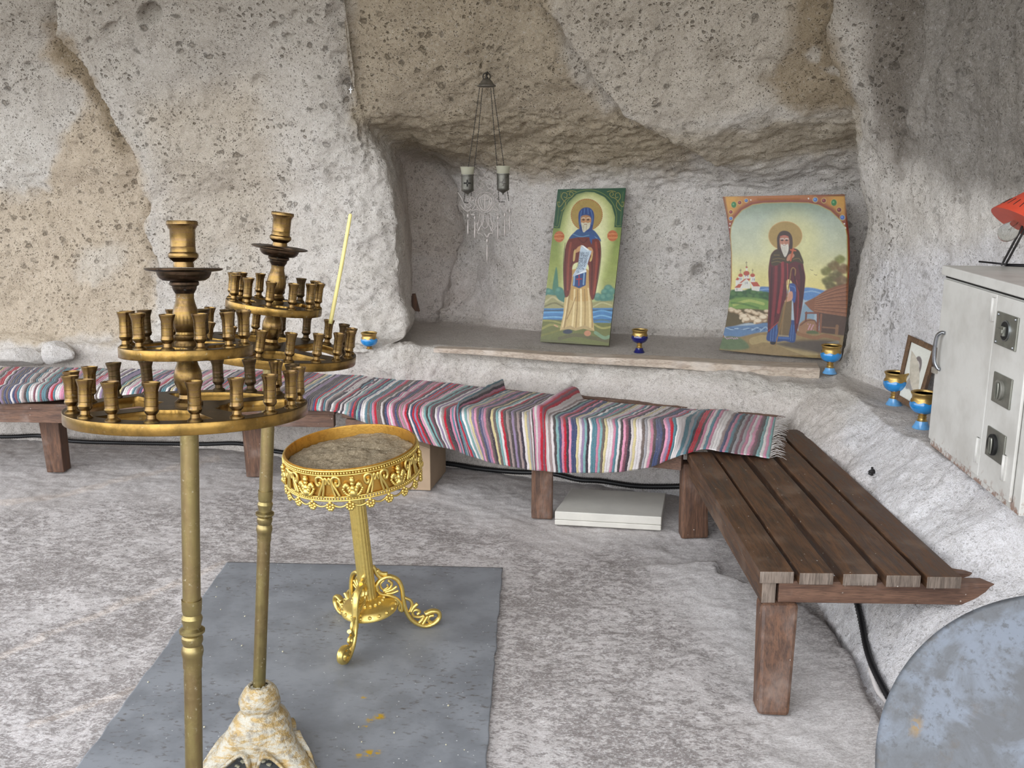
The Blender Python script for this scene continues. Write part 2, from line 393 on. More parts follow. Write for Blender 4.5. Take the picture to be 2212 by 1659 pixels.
ST.append(mixed(((1.24, 3.85), (1.43, 4.1)), T3(1.61, 4.35, .60), T3(1.80, 4.66, .61), T3(1.83, 4.6, 1.05), T3(1.84, 4.55, 1.45), T3(1.83, 4.52, 1.7), T3(1.80, 4.5, 1.95), T3(1.78, 4.5, 2.3)))
def right(xa, y, xc, xe, xg, xk): 
    return [T3(xa, y, -.03), T3(xa+(xc-xa)*.35, y, .22), T3(xc, y, .44), T3((xc+xe)/2+.02, y, .54), T3(xe, y, .605), T3(xg-.03, y, .615), T3(xg, y, 1.05), T3(xg, y, 1.45), T3(xg, y, 1.7), T3((xg+xk)/2, y, 1.95),
            T3(xk, y, 2.3), T3(xk-.12, y-.05, 2.75), T3(xk-.5, y-.25, 3.2), T3(xk*.45, y*.8, 3.52), T3(xk*.1, y*.35, 3.66)]
ST.append(right(1.26, 3.9, 1.43, 1.60, 1.97, 1.92))
ST.append(right(1.20, 3.4, 1.44, 1.60, 2.03, 2.05))
ST.append(right(1.17, 3.05, 1.46, 1.62, 2.04, 2.08)); ST.append(right(1.16, 2.8, 1.62, 1.74, 2.06, 2.1))
ST.append(right(1.55, 1.8, 1.85, 2.0, 2.25, 2.2))
ST.append(right(1.75, .6, 2.0, 2.15, 2.4, 2.3))
ST.append(right(1.9, -.8, 2.2, 2.3, 2.6, 2.4))
ST = np.array(ST)                       # stations, rows, 3
ns, nr, _ = ST.shape
du = np.maximum(np.linalg.norm(np.diff(ST, axis=0), axis=2)[:, 2:11].mean(1), .10); Tu = np.r_[0, np.cumsum(du)]
dv = np.linalg.norm(np.diff(ST, axis=1), axis=2)[3:17].mean(0); Tv = np.r_[0, np.cumsum(dv)]
def samples(T, dens):
    out = []
    for i in range(len(T)-1):
        k = max(2, int(round((T[i+1]-T[i])*dens[i]))); out += list(np.linspace(T[i], T[i+1], k, endpoint=False))
    return np.array(out+[T[-1]])
du_d = [12, 25]+[100]*(ns-5)+[40, 12]
tu = samples(Tu, [min(d, 110) for d in du_d][:ns-1])
tv = samples(Tv, [50, 70, 90, 100, 100, 90, 90, 95, 100, 100, 90, 30, 14, 8])
A = pchip(Tu, ST.reshape(ns, -1), tu).reshape(len(tu), nr, 3)
G = np.stack([pchip(Tv, A[i], tv) for i in range(len(tu))])
nu, nv = len(tu), len(tv)
rowpos = np.interp(tv, Tv, np.arange(nr)); stpos = np.interp(tu, Tu, np.arange(ns))
gx = np.gradient(G, axis=0); gy = np.gradient(G, axis=1); Nn = np.cross(gx, gy); Nn /= np.linalg.norm(Nn, axis=2, keepdims=True)+1e-9
# the normal points into the cave (towards the camera)
if (Nn[nu//2, nv//2] @ (CAM-G[nu//2, nv//2])) < 0: Nn = -Nn
RP = np.broadcast_to(rowpos[None, :], (nu, nv)); SP = np.broadcast_to(stpos[:, None], (nu, nv))
def proj(P):
    d = P-CAM; w = d @ FWD
    w = np.where(np.abs(w) < .05, .05, w)
    return 1106+F_PX*(d @ RGT)/w, 829.5-F_PX*(d @ UPV)/w
def seg_dist(px, py, pts):
    best = np.full(px.shape, 1e9); side = np.zeros(px.shape)
    for (x0, y0), (x1, y1) in zip(pts[:-1], pts[1:]):
        dx, dy = x1-x0, y1-y0; t = np.clip(((px-x0)*dx+(py-y0)*dy)/(dx*dx+dy*dy), 0, 1)
        qx, qy = px-x0-t*dx, py-y0-t*dy; d = np.hypot(qx, qy); cr_ = dx*(py-y0)-dy*(px-x0)
        u = d < best; best = np.where(u, d, best); side = np.where(u, np.sign(cr_), side)
    return best, side
def inside(px, py, poly):
    c = np.zeros(px.shape, bool); n = len(poly)
    for i in range(n):
        x0, y0 = poly[i]; x1, y1 = poly[(i+1) % n]
        if y0 == y1: continue
        c ^= ((y0 > py) != (y1 > py)) & (px < (x1-x0)*(py-y0)/(y1-y0)+x0)
    return c
def soft(px, py, poly, f):
    d, _ = seg_dist(px, py, list(poly)+[poly[0]]); i = inside(px, py, poly)
    return ss(-f, f, np.where(i, d, -d))
qx, qy = proj(G)
front = (G[..., 1] > 2.2)
wall_w = ss(5.2, 6.2, RP); ledge_w = ss(4.0, 4.4, RP)*(1-ss(4.8, 5.2, RP))*np.where(SP > 7.5, 1, .1)
# large form
dsp = .040*fbm(G, 2.0, 3, 3)+.022*fbm(G, 6.5, 3, 9)
dsp *= np.where(RP < 3.8, .6, 1)
# chiselled pillar and soffit
pill = soft(qx, qy, [(700, 230), (800, 260), (865, 480), (890, 760), (700, 780), (640, 500)], 40)
dsp += pill*(.022*fbm(G, 17, 3, 21)+.010*fbm(G, 42, 2, 25))
sof = soft(qx, qy, [(790, 235), (1380, 235), (1850, 220), (1870, 380), (1550, 420), (1150, 430), (1000, 400), (860, 370)], 25)
dsp += sof*(.011*fbm(G, 16, 3, 31, (1, 1, 2.2))+.007*fbm(G, 45, 2, 33, (.7, .7, 2.4)))
rgt = soft(qx, qy, [(1990, -80), (2400, -80), (2400, 700), (2030, 640), (2010, 300)], 30)
dsp += rgt*(.007*fbm(G, 10, 2, 41, (1, 2.0, .8))+.004*fbm(G, 40, 2, 43, (1, 2.6, .5)))
# flat chisel facets on the right-hand wall
def facets(G, wy, wz, seed):
    y = G[..., 1]+.012*vnoise(G*14, seed); z = G[..., 2]+.02*vnoise(G*9+3, seed+1)+.35*y; cz = np.floor(z/wz); yy = y/wy+_h(cz.astype(np.int64), cz.astype(np.int64)*0, cz.astype(np.int64)*0, seed)*7; cy = np.floor(yy)
    hh_ = _h(cy.astype(np.int64), cz.astype(np.int64), cz.astype(np.int64)*0, seed+3); return (hh_-.5)+(yy-cy-.5)*(_h(cy.astype(np.int64), cz.astype(np.int64), cz.astype(np.int64)*0, seed+5)-.3)*1.2
dsp += rgt*(.010*facets(G, .085, .11, 5)+.005*facets(G, .045, .07, 15))*ss(-.35, .25, fbm(G, 2.2, 2, 47))
low = 1-ss(3.6, 4.4, RP)
dsp += low*(.016*fbm(G, 9, 3, 51)+.006*fbm(G, 30, 2, 55))
dsp += .0045*fbm(G, 34, 2, 61)+.0022*fbm(G, 90, 2, 65)
# crease lines: one side stands proud
def crease(pts, amp, wide, flip=1, edge=9, ywin=None):
    global dsp
    wx = qx+10*vnoise(G*9+3.3, 71)+4*vnoise(G*30, 72); wy = qy+6*vnoise(G*11+9.1, 73)
    d, s_ = seg_dist(wx, wy, pts); s_ = s_*flip
    end = np.minimum(np.hypot(wx-pts[0][0], wy-pts[0][1]), np.hypot(wx-pts[-1][0], wy-pts[-1][1]))
    fall = np.exp(-(d/wide)**2)*ss(0, wide*.8, end)
    dsp += np.where(front, amp*np.where(s_ > 0, ss(0, edge, d), 0)*fall, 0)
    dsp -= np.where(front, .35*amp*np.where(s_ <= 0, np.exp(-(d/(edge*2))**2), 0)*ss(0, wide*.6, end), 0)
crease([(110, -60), (130, 60), (205, 160), (250, 240), (300, 330), (330, 430), (322, 500), (345, 570), (335, 690)], .12, 150, -1, 14)
crease([(1140, -60), (1165, 15), (1232, 82), (1275, 165), (1352, 236), (1400, 268), (1476, 298), (1568, 358), (1600, 420)], .075, 130, -1, 12)
crease([(1808, -60), (1805, 90), (1825, 190), (1848, 236)], .06, 90, -1, 8)
crease([(2000, -60), (1998, 60), (2004, 140), (1975, 200), (1975, 330)], .035, 90, -1, 10)
crease([(640, 420), (690, 520), (760, 560), (840, 600)], .012, 70, 1, 8)
crease([(720, -60), (732, 60), (748, 170), (762, 240)], .045, 90, 1, 22)
crease([(940, 350), (985, 400), (1000, 470), (985, 560), (960, 640)], .05, 60, -1, 12)
crease([(860, 640), (905, 700), (935, 690), (970, 600)], .02, 40, 1, 9)
crease([(990, 830), (1080, 790), (1250, 800), (1240, 870)], .02, 60, 1, 10)
# single holes
for hx, hy, hr, hd in [(327, 28, 26, .07), (256, 47, 17, .03), (1508, 585, 13, .06), (1903, 290, 6, .03), (1880, 345, 6, .03), (755, 192, 7, .05), (560, 178, 20, .025), (1130, 270, 8, .02), (1510, 590, 22, .02), (60, 140, 8, .03), (210, 70, 8, .03), (595, 60, 13, .03), (1882, 1020, 8, .02), (860, 255, 10, .01), (620, 85, 12, .025), (640, 30, 12, .02)]:
    d = np.hypot(qx-hx+3*vnoise(G*40, 81), qy-hy+3*vnoise(G*40+5, 82)); dsp -= np.where(front, hd*(1-ss(hr*.45, hr*1.1, d)), 0)
# pitted, bubbly stone
n_ = fbm(G, 24, 2, 91); dsp -= np.where(RP > 5.3, .010*ss(.18, .5, n_)*ss(-.1, .35, fbm(G, 3.1, 2, 95)), 0)
dsp *= (1-.88*ledge_w)
P = G+Nn*dsp[..., None]
# whitewashed lumps of rubble at the foot of the left wall
# colours of the stone (stains, washes, some light and shade painted in) ----------------------------------------------------
wq = qx+35*fbm(G, 3, 3, 101)+12*fbm(G, 16, 2, 103); wr = qy+30*fbm(G, 3, 3, 105)+12*fbm(G, 16, 2, 107)
LIGHT = lin((220, 215, 208)); col = np.broadcast_to(LIGHT, G.shape).copy()
def paint(mask, c):
    global col
    col = col*(1-mask[..., None])+lin(c)*mask[..., None]
top = 1-ss(-60, 480, wr); paint(top*.72, (174, 166, 152))  # tint darkens upward: shade under the roof painted into the stone
paint(.66*soft(wq, wr, [(100, 40), (150, 60), (215, 160), (255, 250), (305, 330), (335, 430), (325, 500), (345, 560), (335, 690), (300, 740), (-400, 740), (-400, 420), (100, 410), (120, 330), (170, 230), (120, 120)], 16), (196, 176, 146))
paint(.75*soft(wq, wr, [(110, 40), (150, 60), (215, 160), (262, 260), (250, 330), (190, 240), (135, 130)], 18), (132, 116, 90))  # brown streak, with the shade of the crease painted in
paint(.55*soft(wq, wr, [(335, 200), (560, 180), (640, 420), (560, 640), (400, 620), (350, 420)], 60), (198, 184, 162))
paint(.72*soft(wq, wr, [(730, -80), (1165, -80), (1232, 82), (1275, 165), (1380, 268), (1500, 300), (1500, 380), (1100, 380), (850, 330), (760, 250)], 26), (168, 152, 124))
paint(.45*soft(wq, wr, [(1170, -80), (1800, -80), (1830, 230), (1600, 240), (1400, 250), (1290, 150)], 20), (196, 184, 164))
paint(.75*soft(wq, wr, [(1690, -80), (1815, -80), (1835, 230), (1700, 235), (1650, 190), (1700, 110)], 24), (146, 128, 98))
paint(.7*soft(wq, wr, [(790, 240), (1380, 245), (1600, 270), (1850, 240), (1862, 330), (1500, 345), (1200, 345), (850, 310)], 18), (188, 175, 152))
paint(.4*soft(wq, wr, [(860, 330), (975, 380), (1000, 470), (975, 560), (870, 560)], 15), (206, 186, 170))
paint(.45*soft(wq, wr, [(880, 560), (1160, 560), (1160, 720), (890, 700)], 50), (222, 206, 200))
paint(.6*soft(wq, wr, [(980, 400), (1880, 380), (1850, 700), (1000, 690)], 60), (226, 222, 219))  # back of the niche painted paler to brighten the recess
paint(.85*soft(wq, wr, [(1850, -80), (2010, -80), (1998, 120), (1985, 330), (1940, 380), (1890, 150)], 35), (110, 102, 92))  # soot stain together with painted shade along the crease
paint(.78*soft(wq, wr, [(1995, -80), (2500, -80), (2500, 330), (2230, 420), (2060, 420), (1985, 330)], 60), (120, 115, 108))  # upper right darkened in colour: soot, plus shade painted over it
# lime wash low down on the right and around the bench
paint(.85*soft(wq, wr, [(1880, 560), (2600, 480), (2600, 2600), (1100, 2600), (1150, 1010), (1700, 1000), (1880, 870)], 50), (228, 227, 230))
paint(.6*soft(wq, wr, [(-500, 760), (300, 745), (900, 780), (1800, 850), (1880, 1060), (-500, 1060)], 25), (220, 212, 206))
paint(.6*soft(wq, wr, [(640, 330), (830, 330), (880, 560), (890, 760), (560, 760), (600, 500)], 60), (224, 219, 212))
paint(.5*np.where((RP > 3.9) & (RP < 5.2), 1, 0)*(SP > 7.5), (186, 178, 170))
for sx_, sy_, sr_ in [(400, 700, 60), (230, 560, 55), (30, 370, 75), (500, 560, 50), (1420, 480, 60), (1120, 620, 60), (1390, 610, 40), (1750, 120, 22), (1790, 150, 14)]:
    paint(.45*(1-ss(sr_*.5, sr_*1.2, np.hypot(wq-sx_, wr-sy_))), (226, 222, 214))
pits = np.clip(1.3*(1-ss(300, 900, wr))+.3, 0, 1.2)
pits = np.where(qx > 1950, pits*.35, pits); pits = pits*(1-.55*pill)*(1-.5*sof); pits = np.where(RP < 5, .25, pits); pits = pits*(1-.45*soft(wq, wr, [(880, 350), (1880, 380), (1850, 760), (890, 720)], 40))
pits = np.maximum(pits, .6*soft(wq, wr, [(1280, 470), (1560, 470), (1560, 720), (1300, 700)], 40))
Fa = grid_faces(nu, nv)
if (np.cross(gx, gy)[nu//2, nv//2] @ (CAM-G[nu//2, nv//2])) < 0: Fa = Fa[:, ::-1]
ROCK = rock_mat('limestone_rock')
fi = np.repeat(np.arange(nu-1), nv-1); fj = np.tile(np.arange(nv-1), nu-1)
top_f = rowpos[fj] > 11.6; rt_f = (stpos[fi] >= 15.0) & ~top_f
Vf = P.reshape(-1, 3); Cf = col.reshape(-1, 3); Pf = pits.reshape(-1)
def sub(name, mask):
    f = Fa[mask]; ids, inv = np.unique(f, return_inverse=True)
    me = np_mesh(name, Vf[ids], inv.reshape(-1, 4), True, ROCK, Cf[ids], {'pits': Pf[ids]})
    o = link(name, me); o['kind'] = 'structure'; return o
sub('wall_back', ~top_f & ~rt_f); sub('wall_right', rt_f); sub('ceiling', top_f)  # ceiling lies out of view, added and extended to shade the upper wall
LE = P[:, (rowpos > 3.9) & (rowpos < 5.1)].reshape(-1, 3)
def ledge_z(x, y, r=.05):
    d = np.hypot(LE[:, 0]-x, LE[:, 1]-y); k = d < r
    return float(LE[k, 2].max()) if k.any() else float(LE[np.argmin(d), 2])

# ---------------------------------------------------------------- floor
def axis(a, b, c, d, fine, coarse): return np.r_[np.arange(a, b, coarse), np.arange(b, c, fine), np.arange(c, d+coarse, coarse)]
X_ = axis(-7, -3.6, 1.9, 4.5, .011, .25); Y_ = axis(-6, 1.7, 6.2, 7, .011, .25)
FX, FY = np.meshgrid(X_, Y_, indexing='ij'); FP = np.stack([FX, FY, np.zeros_like(FX)], -1)
fz = .010*fbm(FP, 2.4, 3, 5)+.006*fbm(FP, 11, 3, 7)+.0035*fbm(FP, 34, 3, 11)
kerb = ss(.35, .0, np.abs(FY-(5.15-.30*(FX+.1)))) if False else 0
fz -= .014
flat = ss(-.06, .02, np.minimum(np.minimum(FX+1.26, .02-FX), np.minimum(FY-1.6, 3.95-FY)))
fz = fz*(1-flat)+flat*(-.008)
# worn rim and rubble along the foot of the rock
bx_, by_ = proj(FP)
ln, sd_ = seg_dist(bx_, by_, [(900, 1068), (1000, 1090), (1120, 1100), (1300, 1040), (1500, 1060)])
ln2, sd2 = seg_dist(bx_+8*vnoise(FP*20, 3), by_+8*vnoise(FP*20+4, 4), [(1560, 1230), (1700, 1280), (1780, 1330), (1850, 1430), (1880, 1510), (1935, 1590), (1960, 1700)])
fz += .028*np.where(sd2 > 0, ss(0, 14, ln2)*np.exp(-(ln2/110)**2), 0)*(FY < 3.9)
fz -= .012*np.exp(-(ln2/9)**2)*(FY < 3.9)
FP[..., 2] = fz
ftint = np.broadcast_to(lin((203, 197, 194)), FP.shape).copy()
def fpaint(m, c):
    global ftint
    ftint = ftint*(1-m[..., None])+lin(c)*m[..., None]
wx_ = bx_+30*fbm(FP, 3, 3, 13); wy_ = by_+30*fbm(FP, 3, 3, 15)
strip = soft(wx_, wy_, [(-600, 940), (600, 960), (1000, 1000), (1500, 1050), (1500, 1150), (1180, 1180), (900, 1090), (500, 1040), (380, 1080), (-600, 1130)], 25)
fpaint(.55*strip, (218, 212, 208))
wash = soft(wx_, wy_, [(1350, 1180), (1500, 1150), (1700, 1280), (2000, 1700), (1500, 1900), (1650, 1600), (1560, 1400)], 60)
fpaint(.7*wash, (222, 218, 216))
for lx in ([(-300, 1100), (10, 1082), (140, 1062), (250, 1033), (360, 1008), (470, 985)], [(-200, 1500), (90, 1370), (230, 1310), (420, 1240), (480, 1212)], [(60, 1560), (300, 1480)]):
    d_, _ = seg_dist(bx_+5*vnoise(FP*16, 33), by_+4*vnoise(FP*16+3, 35), lx); fpaint(.75*(1-ss(2, 9, d_)), (226, 214, 204))
worn = np.clip(1-.85*strip-.62*wash, 0, 1)
o = link('floor', np_mesh('floor', FP, grid_faces(*FX.shape), True, floor_mat(), ftint, {'pits': worn})); o['kind'] = 'structure'

from mathutils.bvhtree import BVHTree
_s = 2; _g = P[::_s, ::_s]; _n, _m = _g.shape[:2]
ROCKTREE = BVHTree.FromPolygons([tuple(v) for v in _g.reshape(-1, 3)], [tuple(int(k) for k in f) for f in grid_faces(_n, _m)])
def surf(px, py, off=0.0):
    """where the line of sight through a pixel of the photograph meets the rock or the floor, raised off the surface by off"""
    d = Vector(ray(px, py)).normalized(); o_ = Vector(CAM); h, n, i, t = ROCKTREE.ray_cast(o_, d)
    tf = (0.0-CAM_H)/d.z if d.z < 0 else 1e9
    if h is None or tf < t: return o_+d*tf+Vector((0, 0, off))
    if n.dot(d) > 0: n = -n
    return h+n*off

# ---------------------------------------------------------------- materials of the things
BRASS = brass_mat('tarnished_brass'); BRASS_DARK = brass_mat('blackened_brass', (66, 54, 40), (26, 24, 24), (90, 92, 88), .7, .3)
BRASS_PLAIN = brass_mat('pole_brass', (152, 138, 92), (108, 94, 60), (190, 184, 160), .35, .30, .25)
GOLD = gold_mat('gold_paint'); GOLD_IN = gold_mat('rusty_gold_paint', (206, 160, 78), (110, 66, 30)); LUSTRE = gold_mat('gold_lustre', (190, 160, 98), (140, 108, 54))
WOOD = wood_mat('dark_varnished_wood'); WOODX = wood_mat('reddish_rail_wood', (118, 88, 70), (84, 60, 48), (156, 142, 134), 'X', .5, .5); WOODZ = wood_mat('worn_leg_wood', (112, 80, 60), (76, 54, 42), (150, 134, 124), 'Z', .5, .45)
END = wood_mat('grey_end_grain', (138, 124, 112), (96, 84, 74), (160, 150, 140), 'Z', .8, .5)
PLANK = wood_mat('weathered_plank_wood', (196, 182, 166), (164, 148, 132), (206, 198, 190), 'X', .85, .5)

def part_at(o, base, q):
    """lean a part about the point base of its thing"""
    o.rotation_mode = 'QUATERNION'; o.rotation_quaternion = q; b = Vector(base); o.location = b-(q @ b)
    return o
CUP = [(.0135, 0), (.0135, .004), (.0085, .008), (.0078, .015), (.0115, .019), (.0128, .023), (.0118, .026), (.0116, .0305), (.0111, .0308), (.0116, .0312), (.0116, .0445), (.0111, .0448), (.0116, .0452), (.0118, .058), (.0150, .069), (.0156, .0705), (.0156, .0725), (.0128, .0725), (.0112, .064), (.0105, .046), (0.00001, .045)]
CUPM = MB().lathe(CUP, 20).build('candle_cup', BRASS); cup_mesh = CUPM.data; bpy.data.objects.remove(CUPM)
CUPD = cup_mesh.copy(); CUPD.materials.clear(); CUPD.materials.append(brass_mat('dark_cup_brass', (84, 70, 44), (40, 36, 28), (120, 120, 108), .7, .42))  # darker brass for most cups on the far side
def disc_mesh(r, th, hub, ring, n, rot, spoke):
    lp = [[(r*math.cos(2*math.pi*i/96), r*math.sin(2*math.pi*i/96)) for i in range(96)]]
    for k in range(n):
        a0 = rot+2*math.pi*k/n+spoke; a1 = rot+2*math.pi*(k+1)/n-spoke; hole = []
        for i in range(15): a = a0+(a1-a0)*(.06+.88*i/14); hole.append((ring*math.cos(a), ring*math.sin(a)))
        am = (a0+a1)/2; hw = (a1-a0)*.36
        for i in range(9): a = am+hw-2*hw*i/8; q = hub*(1+.25*abs(i-4)/4); hole.append((q*math.cos(a), q*math.sin(a)))
        lp.append(hole[::-1])
    me = shape2d(lp, th, .0012); me.materials.clear(); me.materials.append(DISCB); return me
DISCB = disc_brass()
def candelabrum(label, T, Md, Lw, scale=1.0, phase=0.0, dphase=0.3, dark=(), tray_tilt=0):
    T = Vector(T); Md = Vector(Md); Lw = Vector(Lw); ax = (Md-Lw).normalized(); base = Lw-ax*(Lw.z-.0)/ax.z; au = (T-Md).normalized()
    root = empty('candelabrum', label, 'candelabrum', (base.x, base.y, 0), 'brass candelabra on the grey mat')
    H = (T-Md).length+(Md-Vector((base.x, base.y, 0))).length; HM = (Md-Vector((base.x, base.y, 0))).length
    q = Vector((0, 0, 1)).rotation_difference(ax); piv = (0, 0, 0)
    qu = Vector((0, 0, 1)).rotation_difference(au); pm = q @ Vector((0, 0, HM))
    def upper(o): o.rotation_mode = 'QUATERNION'; o.rotation_quaternion = qu; o.location = pm-(qu @ Vector((0, 0, HM))); return o
    def up(mb, name, mat, low=False): o = mb.build(name, mat, root); return part_at(o, piv, q) if low else upper(o)
    z = lambda t: H-t*.975
    up(MB().lathe([(.0185, z(.088)), (.0185, z(.082)), (.0175, z(.078)), (.0265, z(.070)), (.0275, z(.066)), (.0265, z(.062)), (.0232, z(.059)), (.0225, z(.05)), (.0228, z(.049)), (.0225, z(.048)), (.0228, z(.017)), (.0250, z(.013)), (.0262, z(.010)), (.0285, z(.007)), (.0285, z(.002)), (.027, z(0)), (.0235, z(0)), (.0215, z(.006)), (.0205, z(.05)), (.00001, z(.052))], 40), 'socket', BRASS)
    tr = up(MB().lathe([(.026, z(.1145)), (.038, z(.113)), (.045, z(.108)), (.0485, z(.101)), (.0495, z(.0965)), (.066, z(.0945)), (.0702, z(.0925)), (.0705, z(.090)), (.067, z(.0892)), (.048, z(.093)), (.044, z(.101)), (.030, z(.105)), (.018, z(.106))], 48), 'drip_tray', BRASS_DARK)
    up(MB().lathe([(.017, z(.138)), (.019, z(.134)), (.0215, z(.130)), (.0225, z(.124)), (.0260, z(.122)), (.0265, z(.117)), (.0255, z(.115)), (.020, z(.112))], 40), 'collar', BRASS_DARK)
    up(MB().lathe([(.023, z(.240)), (.023, z(.233)), (.020, z(.229)), (.0225, z(.224)), (.0225, z(.219)), (.0195, z(.216)), (.0185, z(.212)), (.0205, z(.207)), (.0238, z(.195)), (.0245, z(.183)), (.0225, z(.170)), (.0185, z(.157)), (.0165, z(.147)), (.0165, z(.138)), (.018, z(.132))], 40), 'baluster', BRASS)
    up(MB().lathe([(.026, z(.357)), (.026, z(.348)), (.018, z(.341)), (.0165, z(.334)), (.0185, z(.330)), (.0200, z(.322)), (.0252, z(.310)), (.0262, z(.298)), (.0240, z(.286)), (.0200, z(.276)), (.0180, z(.268)), (.020, z(.262)), (.021, z(.256))], 40), 'baluster', BRASS)
    for zt, r, hub, ring, n, th, ncup, rc, sp_, cs in ((.239, .120, .043, .092, 4, .017, 12, .1085, .10, .9), (.356, .220, .058, .186, 4, .019, 18, .2045, .075, .97)):
        me = disc_mesh(r, th, hub, ring, n, dphase+zt, sp_)
        d = link('tier_disc', me, root); upper(d); d.location = d.location+(qu @ Vector((0, 0, H-zt*.975-th/2)))
        for k in range(ncup):
            a = -math.pi/2+2*math.pi*k/ncup+phase
            c = bpy.data.objects.new('candle_cup', CUPD if (math.sin(a) > .45 and k % 3 != 1) else cup_mesh); COL.objects.link(c); c.parent = d
            c.location = (rc*math.cos(a), rc*math.sin(a), th/2); c.scale = (cs, cs, cs*(1+.02*math.sin(k*7)))
            c.rotation_euler = (R(2*math.sin(k*5+zt*9)), R(2.2*math.sin(k*3+1)), k)
    jz = (Vector((T.x, T.y, T.z))-PY(0, 0, 1) if False else 0)
    jo = H-.80
    up(MB().lathe([(.0172, .19), (.0172, jo-.072)], 32), 'pole', BRASS_PLAIN, True)
    up(MB().lathe([(.0185, jo-.075), (.0188, jo-.055), (.0200, jo-.050), (.0215, jo-.042), (.0205, jo-.034), (.0175, jo-.028), (.0205, jo-.020), (.0205, jo-.012), (.0180, jo-.008), (.0245, jo-.001), (.0245, jo+.004), (.0175, jo+.009), (.0175, jo+.014), (.0195, jo+.022), (.0205, jo+.028), (.0170, jo+.036), (.0190, jo+.044), (.0195, jo+.066)], 36), 'joint_collar', BRASS_PLAIN, True)
    up(MB().lathe([(.0172, jo+.064), (.0172, H-.362)], 32), 'pole', BRASS_PLAIN, True)
    return root, H, q, Vector((base.x, base.y, 0))
def wax_gold_mat():
    m = NT('waxed_gold_casting'); p = m.pos(); n = m.noise(p, 30, 5, .7); n2 = m.noise(m.mapping(p, (1, 1, 3)), 26, 4, .7)
    c = m.mix(m.ramp(n2, .40, .62), L4((176, 170, 154)), L4((168, 142, 92))); c = m.mix(m.ramp(n, .5, .68, 0, .75), c, L4((120, 112, 98)))
    m.bump(n, .9, .012); return m.fin(c, m.ramp(n, .3, .7, .3, .7), m.ramp(n2, .45, .65, 0, .45))
WAXG = wax_gold_mat(); WAX = simple('grey_wax', (178, 172, 152), .4, 0, .2, 60, .5)
def cast_base(root, rot=0, shift=(0, 0)):
    NT_, NZ = 144, 26; V = []
    prof = [(.022, .236), (.032, .230), (.042, .216), (.046, .200), (.046, .184), (.041, .170), (.046, .160), (.060, .148), (.074, .132), (.085, .116), (.094, .100), (.101, .083), (.110, .065), (.126, .045), (.150, .024), (.168, .008)]
    pr = np.array(prof)
    for i in range(NT_):
        th = 2*math.pi*i/NT_+rot
        c3 = .5+.5*math.cos(3*(th-math.pi/2))          # 1 on the feet
        foot = c3**2.2; pend = max(0, math.cos(3*(th-math.pi/2)+math.pi))**6
        zlow = .085*(1-foot)*(1-.80*pend)
        for j in range(NZ):
            t = j/(NZ-1); k = t*(len(pr)-1); a = int(min(k, len(pr)-2)); f = k-a
            r = pr[a][0]*(1-f)+pr[a+1][0]*f; z = pr[a][1]*(1-f)+pr[a+1][1]*f
            lo = ss(.10, .0, z) if z < .16 else 0
            z2 = max(z, zlow) if z > .0 else z
            w = float(ss(.17, .03, z)); r2 = r*(1-w*.36*(1-foot)) if z >= zlow else (r*(1-w*.36*(1-foot)))
            if z < zlow: r2 = r2*.97
            rr_ = r2+.022*foot*float(ss(.12, .04, z))
            V.append((rr_*math.cos(th), rr_*math.sin(th), z2))
    V = np.array(V); nz_ = fbm(V, 22, 3, 5)*.006+fbm(V, 70, 2, 6)*.002; rr = V[:, :2]/np.linalg.norm(V[:, :2], axis=1)[:, None]
    V[:, :2] += rr*nz_[:, None]; V[:, 2] = np.maximum(V[:, 2], 0.0)
    me = np_mesh('cast_base', V, grid_faces(NT_, NZ, True), True, WAXG); o = link('cast_base', me, root)
    sm = o.modifiers.new('thickness', 'SOLIDIFY'); sm.thickness = .008; sm.offset = -1
    for k in range(3):
        a = rot+math.pi/2+2*math.pi*k/3; c = (math.cos(a)*.182, math.sin(a)*.182)
        fb = MB().ball((c[0], c[1], .018), .03, 16, 10, (1, 1, .62), .12, k).build('foot', WAXG, root)
    w = MB().ball((0, -.005, .205), .043, 28, 16, (1, 1, .85), .16, 4).build('wax_lump', WAX, root)
    for ch in root.children:
        if ch.name.split('.')[0] in ('cast_base', 'foot', 'wax_lump'): ch.location = (shift[0], shift[1], 0)
    return o
Y1 = 1.80
T1 = PY(393, 477, Y1+.03); M1 = PY(408, 868, Y1); L1 = PY(419, 1640, Y1-.045)
c1 = candelabrum('nearest tall brass candelabrum with two cup rings, on the left in front', T1, M1, L1, phase=.02, dphase=.35)
T2 = PY(611, 459, 2.50); M2 = PY(584, 752, 2.485); L2 = PY(560, 1470, 2.455)
c2 = candelabrum('brass candelabrum behind the nearer one, leaning right and holding the yellow candle', T2, M2, L2, phase=.10, dphase=.9)
def at_height(q, z): v = q @ Vector((0, 0, 1)); return (v.x/v.z*z, v.y/v.z*z)
cast_base(c1[0], R(0), at_height(c1[2], .24)); cast_base(c2[0], R(-3), at_height(c2[2], .24))
# slim beeswax candle in one cup of the leaning candelabrum
ca, cb = Vector(PY(716, 686, 2.50)), Vector(PY(757, 464, 2.53)); 
cm = MB(); cm.tube([ca-(cb-ca)*.06, ca, ca.lerp(cb, .5)+Vector((.0012, 0, 0)), cb, cb+(cb-ca)*.012], [.0052, .0052, .0050, .0046, .0015], 12)
cm.build('beeswax_candle', simple('beeswax', (214, 200, 128), .45, 0, .06, 20)); candle = bpy.data.objects['beeswax_candle']
tag(candle, 'slim yellow beeswax candle standing crooked in a brass cup', 'candle')
MB().tube([cb+(cb-ca)*.01, cb+(cb-ca)*.02+Vector((.001, 0, 0)), cb+(cb-ca)*.035+Vector((.0035, 0, 0))], .0009, 6).build('wick', simple('burnt_wick', (30, 26, 24), .9), candle)

